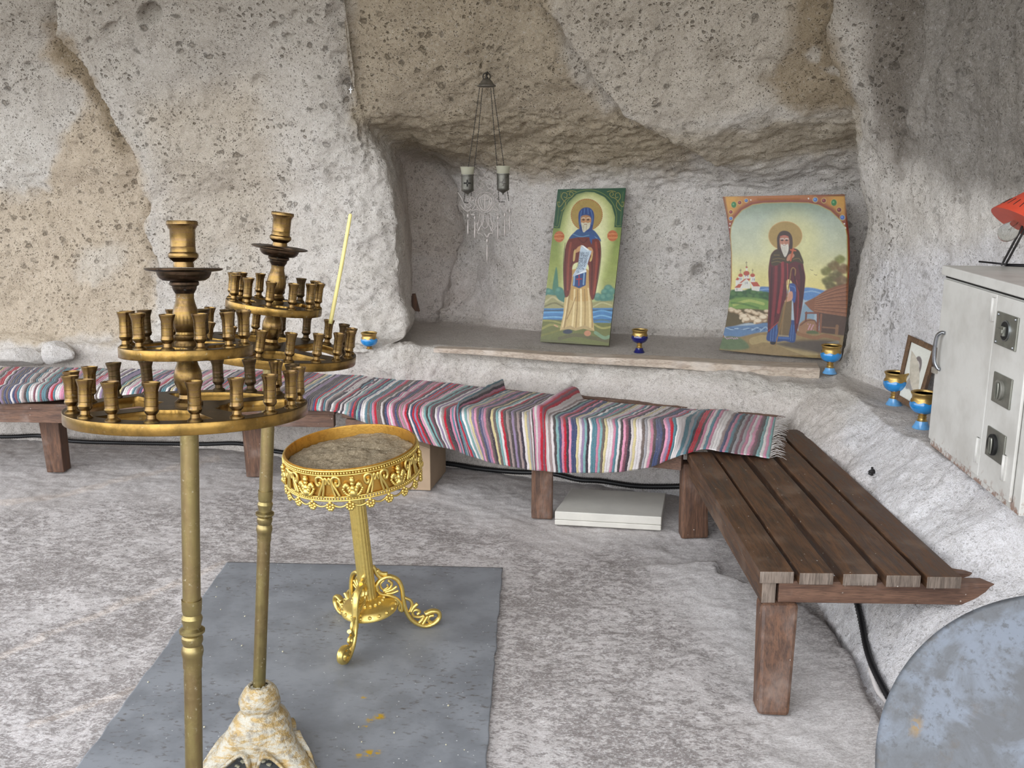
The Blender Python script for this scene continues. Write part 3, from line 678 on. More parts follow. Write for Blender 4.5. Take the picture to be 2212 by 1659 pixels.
# ---------------------------------------------------------------- grey mat
def mat_mat():
    m = NT('grey_floor_sheet'); p = m.pos(); n = m.noise(p, 6, 5, .6); n2 = m.noise(m.mapping(p, (1, 2, 1), (0, 0, .5)), 30, 4, .65)
    c = m.mix(m.ramp(n, .35, .65), L4((114, 117, 121)), L4((132, 135, 139)))
    g = m.ramp(m.noise(p, 2.4, 3), .42, .62)
    c = m.mix(m.math('MULTIPLY', m.math('MULTIPLY', m.ramp(n2, .54, .68), m.math('ADD', m.math('MULTIPLY', g, .8), .2)), .8), c, L4((78, 70, 64)))
    sp_ = m.voro(p, 42); c = m.mix(m.math('MULTIPLY', m.ramp(sp_, .07, .11, 1, 0), m.ramp(m.noise(p, 19, 2), .46, .56)), c, L4((196, 198, 196)))
    vx = m.n('Attribute'); vx.attribute_name = 'wax'; c = m.mix(m.math('MULTIPLY', vx.outputs['Fac'], m.ramp(m.noise(p, 60, 4, .7), .42, .52)), c, L4((176, 140, 20)))
    m.bump(n2, .2, .002); return m.fin(c, m.ramp(n, .3, .7, .42, .6), 0, .4)
mx = np.linspace(0, 1, 240); MX, MY = np.meshgrid(mx, mx, indexing='ij')
cn = [PZ(492, 1216, .006), PZ(1085, 1228, .006)]
pl = [-1.205, 1.55], [-1.21, 3.888], [-.035, 3.845], [-.085, 1.55]
mp = np.zeros((240, 240, 3)); 
for k in range(2):
    mp[..., k] = (pl[0][k]*(1-MX)+pl[3][k]*MX)*(1-MY)+(pl[1][k]*(1-MX)+pl[2][k]*MX)*MY
edge = np.minimum(np.minimum(MX, 1-MX), 1-MY); jag = .006*fbm(mp, 14, 3, 3)
mp[..., 0] += np.where(MX > .5, 1, -1)*np.exp(-(np.minimum(MX, 1-MX)/.012)**2)*jag; mp[..., 2] = .003+.002*fbm(mp, 2, 2, 8)
ax_, ay_ = proj(mp); wax = np.zeros(MX.shape)
for sx_, sy_, sr_ in [(785, 1507, 8), (820, 1548, 16), (800, 1555, 12), (788, 1570, 8), (800, 1627, 20), (815, 1625, 12), (775, 1632, 10)]: wax = np.maximum(wax, 1-ss(sr_*.4, sr_, np.hypot(ax_-sx_, (ay_-sy_)*2)))
o = link('floor_sheet', np_mesh('floor_sheet', mp, grid_faces(240, 240), True, mat_mat(), None, {'wax': wax}))
so = o.modifiers.new('thickness', 'SOLIDIFY'); so.thickness = .006; so.offset = -1
tag(o, 'large flat grey sheet lying on the stone floor under the candle stands', 'floor mat')
cr_ = MB(); q = random.Random(3)
for i in range(46):
    a = PZ(q.uniform(470, 660), q.uniform(1610, 1655), .010); cr_.ball((a[0], a[1], .009), q.uniform(.003, .009), 7, 5, (1, 1, .6), .6, i)
for i in range(26):
    a = PZ(q.uniform(300, 1040), q.uniform(1240, 1650), .007); cr_.ball((a[0], a[1], .008), q.uniform(.0015, .0035), 6, 4, (1, 1.6, .5), .6, i)
o = cr_.build('wax_crumbs', simple('pale_wax', (206, 200, 172), .6, 0, .1)); o['kind'] = 'stuff'; tag(o, 'scattered pale wax crumbs on the grey sheet around the casting', 'wax crumbs')

# ---------------------------------------------------------------- gilt sand table
tb = Vector(PY(797, 1310, 3.22)); tt = Vector(PY(757, 962, tb.y-.045)); LIFT = tb.z-.045; ax = (tt-tb).normalized(); q = Vector((0, 0, 1)).rotation_difference(ax)
TH = (tt-tb).length; RB = .2240
tbl = empty('sand_table', 'gilt ornate round sand stand on three scroll legs, on the grey sheet', 'candle stand', (tb.x, tb.y, 0))
piv = (0, 0, tb.z)
def tup(mb, name, mat, parent=None, **k):
    o = mb.build(name, mat, parent or tbl, **k); return part_at(o, piv, q) if parent is None else o
zt = tb.z+TH
bw = MB(); bw.lathe([(.03, zt-.10), (RB-.012, zt-.098), (RB-.004, zt-.094), (RB-.002, zt-.004), (RB-.002, zt), (RB-.006, zt), (RB-.007, zt-.005), (RB-.009, zt-.09)], 96)
bowl = tup(bw, 'bowl', GOLD_IN)
bd = MB()
def ring(z0, rr, t, zz=.9): bd.tube([(rr*math.cos(a), rr*math.sin(a), z0) for a in np.linspace(0, 2*math.pi, 97)[:-1]], t, 8, True)
ring(zt-.006, RB, .0035); ring(zt-.020, RB+.001, .0028); ring(zt-.094, RB+.001, .0030); ring(zt-.106, RB+.002, .0036)
for k in range(150):
    a = 2*math.pi*k/150
    for zz in (zt-.013, zt-.100): bd.ball(((RB+.002)*math.cos(a), (RB+.002)*math.sin(a), zz), .0042, 6, 4)
band = tup(bd, 'rim_band', GOLD)
def cyl(a, z, r=RB+.003): return (r*math.cos(a), r*math.sin(a), zt-.058+z)
NM = 9
for k in range(NM):
    a0 = -math.pi/2+.16+2*math.pi*k/NM; sc = MB(); w = .0255/RB*10
    for s in (-1, 1):
        # big open curl
        c = [(s*.135, -.033), (s*.170, -.012), (s*.215, .012), (s*.215, .027), (s*.175, .034), (s*.128, .028), (s*.122, .012), (s*.150, .002), (s*.172, .010), (s*.165, .018)]
        sc.tube([cyl(a0+u*1.12+s*.04, z) for u, z in [(p.x, p.y) for p in smooth_pts([(u, z, 0) for u, z in c], 5)]], [.0050]*46, 8)
        c = [(s*.225, -.034), (s*.250, -.010), (s*.262, .015), (s*.285, .030), (s*.300, .020), (s*.285, .008)]
        sc.tube([cyl(a0+u*1.12, z) for u, z in [(p.x, p.y) for p in smooth_pts([(u, z, 0) for u, z in c], 5)]], [.0042]*26, 8)
        # wing-like leaf with a beaded outer edge
        for i in range(7):
            t = i/6; sc.ball(cyl(a0+s*(.030+.085*t), -.024+.030*math.sin(t*2.2), RB+.006), .0085-.002*t, 8, 6, (1, 1, 1.2), .2, i)
            sc.ball(cyl(a0+s*(.045+.088*t), -.030+.022*t*t, RB+.008), .0048, 7, 5)
    for i, (u, z, r_) in enumerate([(0, -.022, .013), (0, -.005, .010), (.0, .010, .0075), (0, .022, .0085), (.012, .030, .004), (-.012, .030, .004), (.02, -.030, .008), (-.02, -.030, .008)]):
        sc.ball(cyl(a0+u, z, RB+.006), r_, 10, 7, (1, 1, 1), .18, i)
    part_at(sc.build('scroll_ornament', GOLD, tbl), piv, q)
NS = 22
for k in range(NS):
    a0 = -math.pi/2+2*math.pi*(k+.35)/NS; h = math.pi/NS; fr = MB()
    for i in range(6):
        t = R(-205+i*46); fr.ball(cyl(a0+math.cos(t)*.044, -.066+math.sin(t)*.0115, RB+.005), .0060, 7, 5)
    fr.ball(cyl(a0, -.066, RB+.007), .005, 8, 6); fr.ball(cyl(a0, -.054, RB+.004), .006, 8, 6)
    if k % 1 == 0: fr.tube([cyl(a0+h+h*u, -.052-.017*math.cos(u*math.pi/2*1.0)**.8) for u in np.linspace(-.85, .85, 11)], .0034, 6)
    part_at(fr.build('fringe_flower', GOLD, tbl), piv, q)
# sand
nr_, nt_ = 60, 120; rr, aa = np.meshgrid(np.linspace(.0005, RB-.009, nr_), np.linspace(0, 2*math.pi, nt_, endpoint=False), indexing='ij')
sp3 = np.stack([rr*np.cos(aa), rr*np.sin(aa), np.zeros_like(rr)], -1); nzs = fbm(sp3, 12, 3, 4, (1, 2.2, 1)); sp3[..., 2] = zt-.040+.014*nzs+.006*fbm(sp3, 45, 2, 6)+.012*(1-(rr/RB)**2)
def sand_mat():
    m = NT('ash_sand'); p = m.pos(); n = m.noise(p, 130, 4, .7); n2 = m.noise(p, 18, 4)
    c = m.mix(m.ramp(n, .3, .7), L4((122, 108, 86)), L4((162, 148, 124))); c = m.mix(m.ramp(n2, .45, .7, 0, .4), c, L4((104, 94, 78)))
    v = m.voro(p, 75); c = m.mix(m.math('MULTIPLY', m.ramp(v, .10, .16, 1, 0), m.ramp(m.noise(p, 33, 2), .48, .56)), c, L4((205, 200, 176)))
    m.bump(n, .9, .006); return m.fin(c, .95, 0, .1)
fq = grid_faces(nr_, nt_); 
ii = np.arange(nr_-1)[:, None]; jj = np.arange(nt_)[None, :]; a_ = ii*nt_+jj; b_ = (ii+1)*nt_+jj; j2 = (jj+1) % nt_
fq = np.stack([a_, b_, ii*nt_+nt_+j2, ii*nt_+j2], -1).reshape(-1, 4)
so = link('sand', np_mesh('sand', sp3, fq, True, sand_mat()), tbl); part_at(so, piv, q)
# fluted stem and foot plate
fl = []; NA = 96; zs = [(.0, 1.25), (.006, 1.2), (.018, 1.08), (.05, 1.03), (TH-.10, 1.0), (TH-.088, 1.0)]
for i in range(NA):
    a = 2*math.pi*i/NA; rf = .027+.0022*abs(math.sin(a*8))
    for z_, k_ in zs: fl.append((rf*k_*math.cos(a), rf*k_*math.sin(a), .06+LIFT+z_))
st_ = link('stem', np_mesh('stem', fl, grid_faces(NA, len(zs), True), True, GOLD), tbl); part_at(st_, piv, q)
fp = MB(); fp.lathe([(r__, z__+LIFT) for r__, z__ in [(.035, .028), (.092, .030), (.100, .036), (.1, .042), (.092, .056), (.082, .062), (.060, .070), (.040, .082), (.030, .084)]], 64)
for k in range(18):
    a = 2*math.pi*k/18; fp.ball((.094*math.cos(a), .094*math.sin(a), .050+LIFT), .0075, 8, 6, (1, 1, .9)); fp.ball((.055*math.cos(a+.1), .055*math.sin(a+.1), .074+LIFT), .007, 8, 6)
tup(fp, 'foot_plate', GOLD)
def zp(pts, r_=0): return [((x-540)/5.53/636, (1030-y)/5.53/636/.966) for x, y in pts]
LEGW = 1.32
LEG = [([(655, 470), (640, 400), (700, 325), (800, 300), (900, 350), (955, 450), (975, 600), (1000, 750), (1060, 880), (1150, 965), (1260, 1008), (1370, 985), (1440, 920), (1425, 845), (1340, 822), (1250, 850)], .0062),
       ([(655, 470), (700, 520), (790, 545), (880, 595), (940, 670), (960, 780)], .0048), ([(960, 780), (920, 750), (925, 690), (950, 650)], .0036),
       ([(600, 150), (625, 190), (650, 250), (690, 300), (720, 320)], .0060), ([(650, 200), (700, 250), (780, 265)], .0060), ([(640, 250), (665, 215), (680, 245), (660, 260)], .004),
       ([(660, 540), (700, 560), (720, 610), (690, 645), (655, 620), (670, 585), (700, 590)], .0044), ([(700, 650), (760, 660), (810, 700), (870, 700), (905, 655), (870, 615), (820, 640)], .0044),
       ([(790, 350), (835, 400), (800, 460), (720, 480)], .0040), ([(900, 440), (830, 480), (740, 500)], .0044), ([(915, 500), (840, 520), (760, 520)], .0040), ([(740, 340), (690, 390), (720, 460), (780, 440), (775, 400)], .0030),
       ([(990, 600), (1070, 650), (1085, 720), (1050, 800)], .0044), ([(1160, 700), (1110, 740), (1070, 800)], .0055), ([(1240, 870), (1180, 880), (1110, 860), (1095, 800), (1150, 780), (1185, 815), (1150, 845)], .0042),
       ([(1240, 870), (1215, 920), (1170, 960)], .005), ([(1290, 880), (1250, 940), (1215, 990)], .005), ([(1370, 880), (1310, 890), (1295, 940), (1345, 985)], .0045)]
for ang, nm in ((R(-104), 0), (R(17), 1), (R(128), 2)):
    lg = MB(); dr = Vector((math.cos(ang), math.sin(ang), 0)); nrm = Vector((-math.sin(ang), math.cos(ang), 0))
    off = Vector((0, 0, 0))
    for pts, r_ in LEG:
        pp = smooth_pts([dr*a+Vector((0, 0, b+.007)) for a, b in zp(pts)], 6)
        lg.tube(pp, r_*LEGW, 8, False, (nrm, 1.5 if r_ > .006 else 1.15))
    lg.build('scroll_leg', GOLD, tbl)

# ---------------------------------------------------------------- benches
def beam(mb, a, b, w, h, side=None):
    """beam from a to b (top centre line), width w, height h"""
    a = Vector(a); b = Vector(b); d = (b-a).normalized(); s = Vector((-d.y, d.x, 0)).normalized()*w/2; dn = Vector((0, 0, -h))
    lo = [a-s+dn, a+s+dn, b+s+dn, b-s+dn]; hi = [a-s, a+s, b+s, b-s]
    return mb.hexa(lo, hi)
def leg4(mb, top, bot):
    return mb.hexa(bot, top)
# right-hand slatted bench
b1 = empty('slatted_bench', 'uncovered dark wooden slatted bench along the right wall', 'bench', (1.08, 3.5, 0), 'wooden benches')
def loc(o, root): o.location = -Vector(root.location); return o
SZ = .42
near = [Vector(PZ(x, y, SZ)) for x, y in ((1679, 1235), (1771, 1238), (1862, 1240), (1953, 1243), (2041, 1246))]
near[1].x -= .009; near[2].x -= .004
for k, nr2 in enumerate(near):
    x0 = nr2.x; far_y = [4.17, 4.72, 4.67, 4.62, 4.57][k]
    mb = MB(); beam(mb, (x0, nr2.y, SZ), (x0+.006, far_y, SZ), .107, .040); mb.cur = 0
    me = mb; me.mi = [1 if i in (2, 4) else 0 for i in range(6)]
    loc(me.build('slat', [WOOD, END], b1, bevel=.003), b1)
yf = near[0].y
mb = MB(); beam(mb, (near[0].x-.02, yf+.008, SZ-.035), (near[0].x-.016, 4.17, SZ-.035), .045, .075); mb.mi = [1 if i in (2, 4) else 0 for i in range(6)]; loc(mb.build('side_rail', [WOOD, END], b1, bevel=.003), b1)
mb = MB(); beam(mb, (near[0].x+.012, yf+.035, SZ-.036), (1.62, yf+.02, SZ-.036), .05, .072); loc(mb.build('end_rail', WOODX, b1, bevel=.003), b1)
mb = MB(); beam(mb, (1.36, yf+.13, SZ-.034), (1.60, yf+.12, SZ-.034), .09, .04); loc(mb.build('wall_rail', WOODX, b1, bevel=.003), b1)
mb = MB(); beam(mb, (1.40, yf+.03, SZ-.036), (1.41, 4.6, SZ-.036), .045, .07); loc(mb.build('side_rail', WOOD, b1, bevel=.003), b1)
def Lg(bl, br, tl, tr, dep, ztop):
    """leg from four corners of its near face"""
    bl = Vector(bl); br = Vector(br); tl = Vector(tl); tr = Vector(tr); d = Vector((0, dep, 0))
    return MB().hexa([bl, br, br+d, bl+d], [tl, tr, tr+d, tl+d])
bl = PZ(1637, 1546, -.012); br = PZ(1706, 1549, -.012)
loc(Lg(bl, br, (near[0].x-.044, bl[1]+.10, SZ-.108), (near[0].x+.075, bl[1]+.10, SZ-.108), .075, 0).build('leg', WOODZ, b1, bevel=.012, seg=2), b1)
bl = PZ(1471, 1166, -.012); br = PZ(1531, 1163, -.012)
loc(Lg(bl, br, (bl[0]-.005, bl[1]+.02, SZ-.075), (br[0]-.02, bl[1]+.02, SZ-.075), .08, 0).build('leg', WOODZ, b1, bevel=.012, seg=2), b1)
# middle bench
Zm = .435
b2 = empty('slatted_bench', 'middle wooden bench under the crumpled striped rug, below the niche ledge', 'bench', (.1, 4.8, 0), 'wooden benches')
f0, f1 = Vector((.80, 4.19, Zm)), Vector((-.86, 4.80, Zm)); g1 = Vector(PZ(830, 809, Zm)); g0 = Vector(PZ(1715, 893, Zm))
for k in range(7):
    t = (k+.5)/7; a, b = f0.lerp(g0, t), f1.lerp(g1, t)
    if k < 6: a = a+(b-a)*((a.x-.765)/(a.x-b.x))
    if k == 6: a, b = f0.lerp(g0, .955), f1.lerp(g1, .955)
    mb = MB(); beam(mb, a, b, .098, .034); loc(mb.build('slat', WOODX if k == 6 else WOODX, b2, bevel=.003), b2)
mb = MB(); beam(mb, f0+Vector((-.03, .02, -.034)), f1+Vector((.02, .02, -.034)), .045, .075); loc(mb.build('front_rail', WOODX, b2, bevel=.003), b2)
bl = PZ(1148, 1121, -.012); br = PZ(1194, 1123, -.012)
loc(Lg(bl, br, (bl[0], bl[1]+.02, Zm-.109), (br[0], bl[1]+.02, Zm-.109), .08, 0).build('leg', WOODZ, b2, bevel=.008), b2)
loc(MB().box((1.0, 4.45, .16), (.08, .08, .34)).build('leg', WOODZ, b2), b2) if False else None
# left bench
b3 = empty('slatted_bench', 'left wooden bench under the flat striped rug, behind the brass candelabra', 'bench', (-2.2, 5.3, 0), 'wooden benches')
h0, h1 = Vector((-3.7, 5.03, .425)), Vector((-.93, 4.92, .425)); k0, k1 = Vector((-3.7, 5.92, .425)), Vector((-.80, 5.55, .425))
for k in range(7):
    t = (k+.5)/7; mb = MB(); beam(mb, h0.lerp(k0, t), h1.lerp(k1, t), .10, .034); loc(mb.build('slat', WOODX, b3, bevel=.003), b3)
mb = MB(); beam(mb, h0+Vector((0, .03, -.034)), h1+Vector((0, .03, -.034)), .045, .07); loc(mb.build('front_rail', WOODX, b3, bevel=.003), b3)
for (xa, ya, xb, yb, dx) in ((101, 1021, 149, 1019, -.03), (532, 1031, 578, 1029, -.02)):
    bl = PZ(xa, ya, -.012); br = PZ(xb, yb, -.012); br[0] = bl[0]+.095; br[1] = bl[1]
    loc(Lg(bl, br, (bl[0]+dx*.5, bl[1]-.02, .388), (br[0]+dx*.5+.02, bl[1]-.02, .388), .095, 0).build('leg', WOODZ, b3, bevel=.006), b3)

# ---------------------------------------------------------------- striped rag rugs
def rug_mat(name, seed):
    m = NT(name); u = m.attr('along', 'Fac'); v = m.attr('across', 'Fac'); p = m.pos()
    uv = m.n('CombineXYZ'); m.l(u, uv.inputs[0]); m.l(v, uv.inputs[1]); uvo = uv.outputs[0]
    wob = m.noise(uvo, 9, 3, .6); fine = m.noise(uvo, 60, 2)
    s = m.math('ADD', u, m.math('ADD', m.math('MULTIPLY', m.math('SUBTRACT', wob, .5), .020), m.math('MULTIPLY', m.math('SUBTRACT', fine, .5), .004)))
    wn_in = m.math('FLOOR', m.math('MULTIPLY', s, 78.0)); wn = m.n('TexWhiteNoise', noise_dimensions='1D'); m.l(m.math('ADD', wn_in, seed), wn.inputs['W'])
    cr = m.n('ValToRGB'); cr.color_ramp.interpolation = 'CONSTANT'; E_ = cr.color_ramp.elements
    pal = [(206, 198, 196), (74, 66, 66), (186, 122, 142), (206, 198, 196), (66, 74, 104), (120, 158, 156), (150, 132, 128), (174, 34, 50), (222, 216, 212), (104, 92, 86), (206, 142, 164), (84, 122, 132), (198, 184, 138), (138, 120, 146), (60, 52, 60), (196, 186, 182), (118, 76, 86), (150, 148, 150)]
    while len(E_) < len(pal): E_.new(len(E_)/len(pal))
    for i, c in enumerate(pal): E_[i].position = i/len(pal); E_[i].color = L4(c)
    m.l(wn.outputs['Value'], cr.inputs[0]); c = cr.outputs[0]
    # warp threads: tiny dark ticks across each stripe
    tk = m.math('SINE', m.math('MULTIPLY', v, 900.0)); ed = m.math('ABSOLUTE', m.math('SUBTRACT', m.math('FRACT', m.math('MULTIPLY', s, 78.0)), .5))
    zig = m.math('MULTIPLY', m.ramp(tk, -.2, .7), m.ramp(ed, .22, .5))
    c = m.mix(m.math('MULTIPLY', zig, .45), c, (.055, .05, .055, 1))
    dirt = m.noise(p, 5, 4); c = m.mix(m.ramp(dirt, .45, .75, 0, .28), c, L4((128, 112, 104)))
    fl = m.noise(p, 160, 3, .7); c = m.mix(m.ramp(fl, .62, .72, 0, .5), c, L4((215, 210, 205)))
    h = m.math('ADD', m.math('MULTIPLY', m.ramp(ed, 0, .5), -1.0), m.math('MULTIPLY', tk, .25)); m.bump(h, .55, .004)
    m.b.inputs['Sheen Weight'].default_value = .15
    return m.fin(c, .92, 0, .15)
def rug(name, rows, nu_, nv_, mat, label, group, wr=.004, seed=0):
    """rows: stations, each a list of the same number of points from the wall edge to the hanging hem"""
    A0 = np.array(rows, float); n, m_, _ = A0.shape
    d = np.linalg.norm(np.diff(A0[:, m_//2], axis=0), axis=1); T = np.r_[0, np.cumsum(np.maximum(d, .01))]
    tq = np.linspace(0, T[-1], nu_); B = pchip(T, A0.reshape(n, -1), tq).reshape(nu_, m_, 3)
    out = np.zeros((nu_, nv_, 3)); ac = np.zeros((nu_, nv_))
    for i in range(nu_):
        dd = np.linalg.norm(np.diff(B[i], axis=0), axis=1); S_ = np.r_[0, np.cumsum(dd+1e-4)]
        out[i] = pchip(S_, B[i], np.linspace(0, S_[-1], nv_)); ac[i] = np.linspace(0, S_[-1], nv_)
    gx = np.gradient(out, axis=0); gy = np.gradient(out, axis=1); N_ = np.cross(gx, gy); N_ /= np.linalg.norm(N_, axis=2, keepdims=True)+1e-9
    out += N_*(wr*fbm(out, 9, 2, seed+5)+wr*.35*fbm(out, 28, 2, seed+6))[..., None]
    # length along the rug measured at the middle
    mid = out[:, nv_//2]; u = np.r_[0, np.cumsum(np.linalg.norm(np.diff(mid, axis=0), axis=1))]
    U = np.broadcast_to(u[:, None], (nu_, nv_))
    o = link(name, np_mesh(name, out, grid_faces(nu_, nv_), True, mat, None, {'along': U, 'across': ac}))
    s = o.modifiers.new('thickness', 'SOLIDIFY'); s.thickness = .005; s.offset = 0
    return tag(o, label, 'rug', group), out
def rst(B, F, H, zf, yfn, mids=None, back_z=.452, bulge=.02):
    """one station from pixels: wall edge B (on the seat), fold F (at the bench front), hem H (hanging)"""
    b = PZ(*B, back_z); f = PY(*F, yfn); h = PY(*H, yfn-.015-bulge*.3)
    m1 = b*.66+f*.34; m2 = b*.33+f*.67; zz = max(zf, .0)
    m1[2] += .004; m2[2] += .004
    f2 = f+np.array([0, -.022, -.022]); mh = (f2+h)/2+np.array([0, -bulge, 0])
    return [b, m1, m2, f+np.array([0, .03, .0]), f2, mh, h]
def yfm(x): return 4.19+(.80-x)*.3675-.02
# rug over the middle bench: stations run from its left end to the corner
spec = [((790, 811), (704, 872), (704, 884)), ((822, 815), (736, 876), (732, 889)), ((852, 818), (772, 872), (770, 905)), ((905, 822), (830, 874), (838, 930)), ((960, 828), (880, 880), (900, 950)),
        ((1012, 833), (920, 884), (950, 966)), ((1060, 838), (962, 890), (982, 973))]
rows = []
def station(B, F, H, lift=0, bz=.452):
    X0 = PY(F[0], F[1], 4.5)[0]; y = yfm(X0); return rst(B, F, H, 0, y, back_z=bz)
for s in spec: rows.append(station(*s))
def ridge(rows, B, F, H, up, push):
    r_ = station(B, F, H); r_ = [np.array(p) for p in r_]
    for i, k in enumerate((1, .95, .8, .55, .35, .15, 0)): r_[i] = r_[i]+np.array([push*k, 0, up*k])
    rows.append(r_)
rows.append(station((1074, 840), (978, 886), (1000, 980)))
ridge(rows, (1074, 838), (984, 884), (1010, 984), .050, .03)
rows.append(station((1092, 842), (992, 888), (1022, 988)))
for s in [((1135, 847), (1040, 890), (1062, 1000)), ((1180, 851), (1090, 893), (1105, 1008)), ((1215, 856), (1140, 897), (1150, 1015))]: rows.append(station(*s))
ridge(rows, (1226, 856), (1156, 896), (1163, 1016), .055, .02)
ridge(rows, (1238, 858), (1168, 898), (1175, 1017), .050, .02)
for s in [((1262, 863), (1186, 902), (1192, 1019)), ((1310, 868), (1240, 908), (1240, 1021)), ((1370, 874), (1300, 912), (1295, 1021)), ((1425, 879), (1360, 914), (1350, 1018)), ((1470, 882), (1410, 914), (1400, 1010)), ((1505, 884), (1452, 912), (1440, 995))]: rows.append(station(*s))
def flatst(B, Hm, zb, zh, up=0, n=7):
    b = PZ(*B, zb); h = PZ(*Hm, zh); out = []
    for i in range(n):
        t = i/(n-1); p = b*(1-t)+h*t; p[2] += up*math.sin(math.pi*min(1, t*1.1)); out.append(p)
    return out
rows.append(flatst((1540, 885), (1486, 978), .47, .43, .055)); rows.append(flatst((1565, 887), (1516, 970), .475, .44, .06)); rows.append(flatst((1600, 893), (1560, 975), .455, .445, .03)); rows.append(flatst((1640, 897), (1610, 982), .452, .435, .012)); rows.append(flatst((1676, 901), (1662, 990), .452, .432, .006))
RM = rug_mat('rag_rug_weave', 11.0)
rg, ro = rug('rag_rug', rows, 620, 110, RM, 'crumpled striped rag rug draped over the middle bench up to the corner', 'striped rag rugs', .006, 3)
fr = MB(); q = random.Random(5)
for i in range(64):
    k = int(i/63*109); p = Vector(ro[-1, k]); d = Vector((.055+q.uniform(-.02, .02), q.uniform(-.02, .02), 0)); 
    fr.tube([p-d*.05, p+d*.4+Vector((0, q.uniform(-.006, .006), .010)), p+d*.8+Vector((0, q.uniform(-.01, .01), .004)), p+d+Vector((0, q.uniform(-.012, .012), -.004))], .0011, 5)
fr.build('fringe', simple('fringe_cotton', (196, 190, 184), .9), rg)
rows = []
for B, F, H in [((-260, 793), (-300, 838), (-300, 874)), ((-20, 793), (-70, 838), (-70, 872)), ((60, 794), (10, 836), (10, 872)), ((150, 795), (100, 834), (98, 866)), ((250, 797), (190, 836), (188, 862)), ((350, 800), (280, 838), (278, 864)), ((450, 800), (380, 842), (378, 872)), ((560, 801), (480, 848), (478, 876)), ((660, 803), (580, 855), (578, 882)), ((730, 806), (645, 861), (642, 886)), ((790, 810), (705, 868), (704, 887)), ((832, 815), (744, 876), (740, 891))]:
    X0 = PY(F[0], F[1], 4.95)[0]; y = 5.03-.04*(X0+3.7)-.025
    rows.append(rst(B, F, H, 0, y-(.05 if F[0] > 690 else 0), back_z=.458, bulge=.012))
rg2, ro2 = rug('rag_rug', rows, 620, 80, rug_mat('rag_rug_weave_worn', 311.0), 'flatter striped rag rug covering the left bench behind the candelabra', 'striped rag rugs', .005, 13)

# ---------------------------------------------------------------- things under the benches
CARD = simple('cardboard', (170, 146, 120), .85, 0, .08, 6)
p0 = Vector(PZ(930, 1058, .0)); bx = empty('cardboard_box', 'brown cardboard box standing under the bench behind the sand stand', 'box', (p0.x, p0.y, 0))
ul = Vector((-.95, .10, 0)).normalized()*.30; ur = Vector((.17, .98, 0)).normalized()*.34; hh = .285
MB().hexa([Vector((0, 0, -.004)), Vector((0, 0, -.004))+ur, Vector((0, 0, -.004))+ur+ul, Vector((0, 0, -.004))+ul][::1], [Vector((.0, 0, hh)), Vector((0, 0, hh))+ur, Vector((0, 0, hh))+ur+ul, Vector((0, 0, hh))+ul]).build('carton', CARD, bx, bevel=.002)
fl = MB(); e0 = Vector((-.03, .0, hh)); fl.hexa([e0, e0+ul*.86, e0+ul*.8+Vector((.02, -.05, .03)), e0+Vector((.035, -.055, -.05))], [v+Vector((0, 0, .004)) for v in (e0, e0+ul*.86, e0+ul*.8+Vector((.02, -.05, .03)), e0+Vector((.035, -.055, -.05)))]); fl.build('flap', CARD, bx)
MARB = simple('pale_limestone_tile', (206, 202, 192), .5, 0, .05, 9)
ts = empty('stone_slab', 'pale rectangular stone slab lying on the floor under the middle bench', 'stone slab', (.49, 4.55, 0))
a = [Vector(PZ(1198, 1131, 0)), Vector(PZ(1428, 1144, 0)), Vector(PZ(1437, 1090, 0)), Vector(PZ(1234, 1080, 0))]; a = [v-Vector((.49, 4.55, 0)) for v in a]
for k, (za, zb) in enumerate(((-.006, .020), (.021, .062))):
    MB().hexa([v+Vector((0, 0, za)) for v in a], [v+Vector((0, 0, zb)) for v in a]).build('slab_layer', MARB, ts, bevel=.004)
CABLE = simple('black_conduit', (22, 22, 24), .4, 0, .05)
def conduit(pts, r, name, label, ribs=True, mat=CABLE, group=None, ridge=.0012):
    P_ = smooth_pts(pts, 26 if ribs else 8); 
    rr = [r+(ridge if i % 2 else -ridge) for i in range(len(P_))] if ribs else r
    if ribs:
        # even spacing for the ribs
        L_ = [0]
        for i in range(1, len(P_)): L_.append(L_[-1]+(P_[i]-P_[i-1]).length)
        n_ = int(L_[-1]/.0065); Q = []
        Pn = np.array([list(p) for p in P_]); s_ = np.linspace(0, L_[-1], n_)
        Q = np.stack([np.interp(s_, L_, Pn[:, k]) for k in range(3)], 1); P_ = [Vector(p) for p in Q]
        rr = [r+(ridge if i % 2 else -ridge) for i in range(len(P_))]
    o = MB().tube(P_, rr, 10).build(name, mat); return tag(o, label, 'cable', group)
conduit([surf(x, y, .014) for x, y in ((-200, 942), (0, 948), (85, 946), (150, 957), (250, 961), (430, 964), (520, 958), (600, 976), (700, 990))], .0125, 'corrugated_conduit', 'black corrugated conduit along the floor behind the left bench legs', group='black conduits')
conduit([surf(x, y, .015) for x, y in ((850, 992), (960, 1006), (1040, 1012), (1110, 1020), (1190, 1024), (1250, 1036), (1300, 1045), (1380, 1051), (1480, 1051), (1580, 1048))], .014, 'corrugated_conduit', 'black corrugated conduit running behind the middle bench leg and stone slab', group='black conduits')
conduit([surf(x, y, .014) for x, y in ((1855, 1290), (1862, 1318), (1870, 1353), (1881, 1405), (1896, 1448), (1916, 1486), (1936, 1526), (1960, 1575), (2010, 1680))], .0105, 'corrugated_conduit', 'black corrugated conduit hanging down the rock behind the right bench end', group='black conduits')
conduit([surf(x, y, .010) for x, y in ((1886, 1445), (1890, 1457), (1903, 1495), (1917, 1526), (1935, 1572), (1945, 1600))], .009, 'white_cable', 'thick white cable on the floor beside the black conduit, bottom right', False, simple('white_pvc', (200, 194, 190), .6, 0, .05))

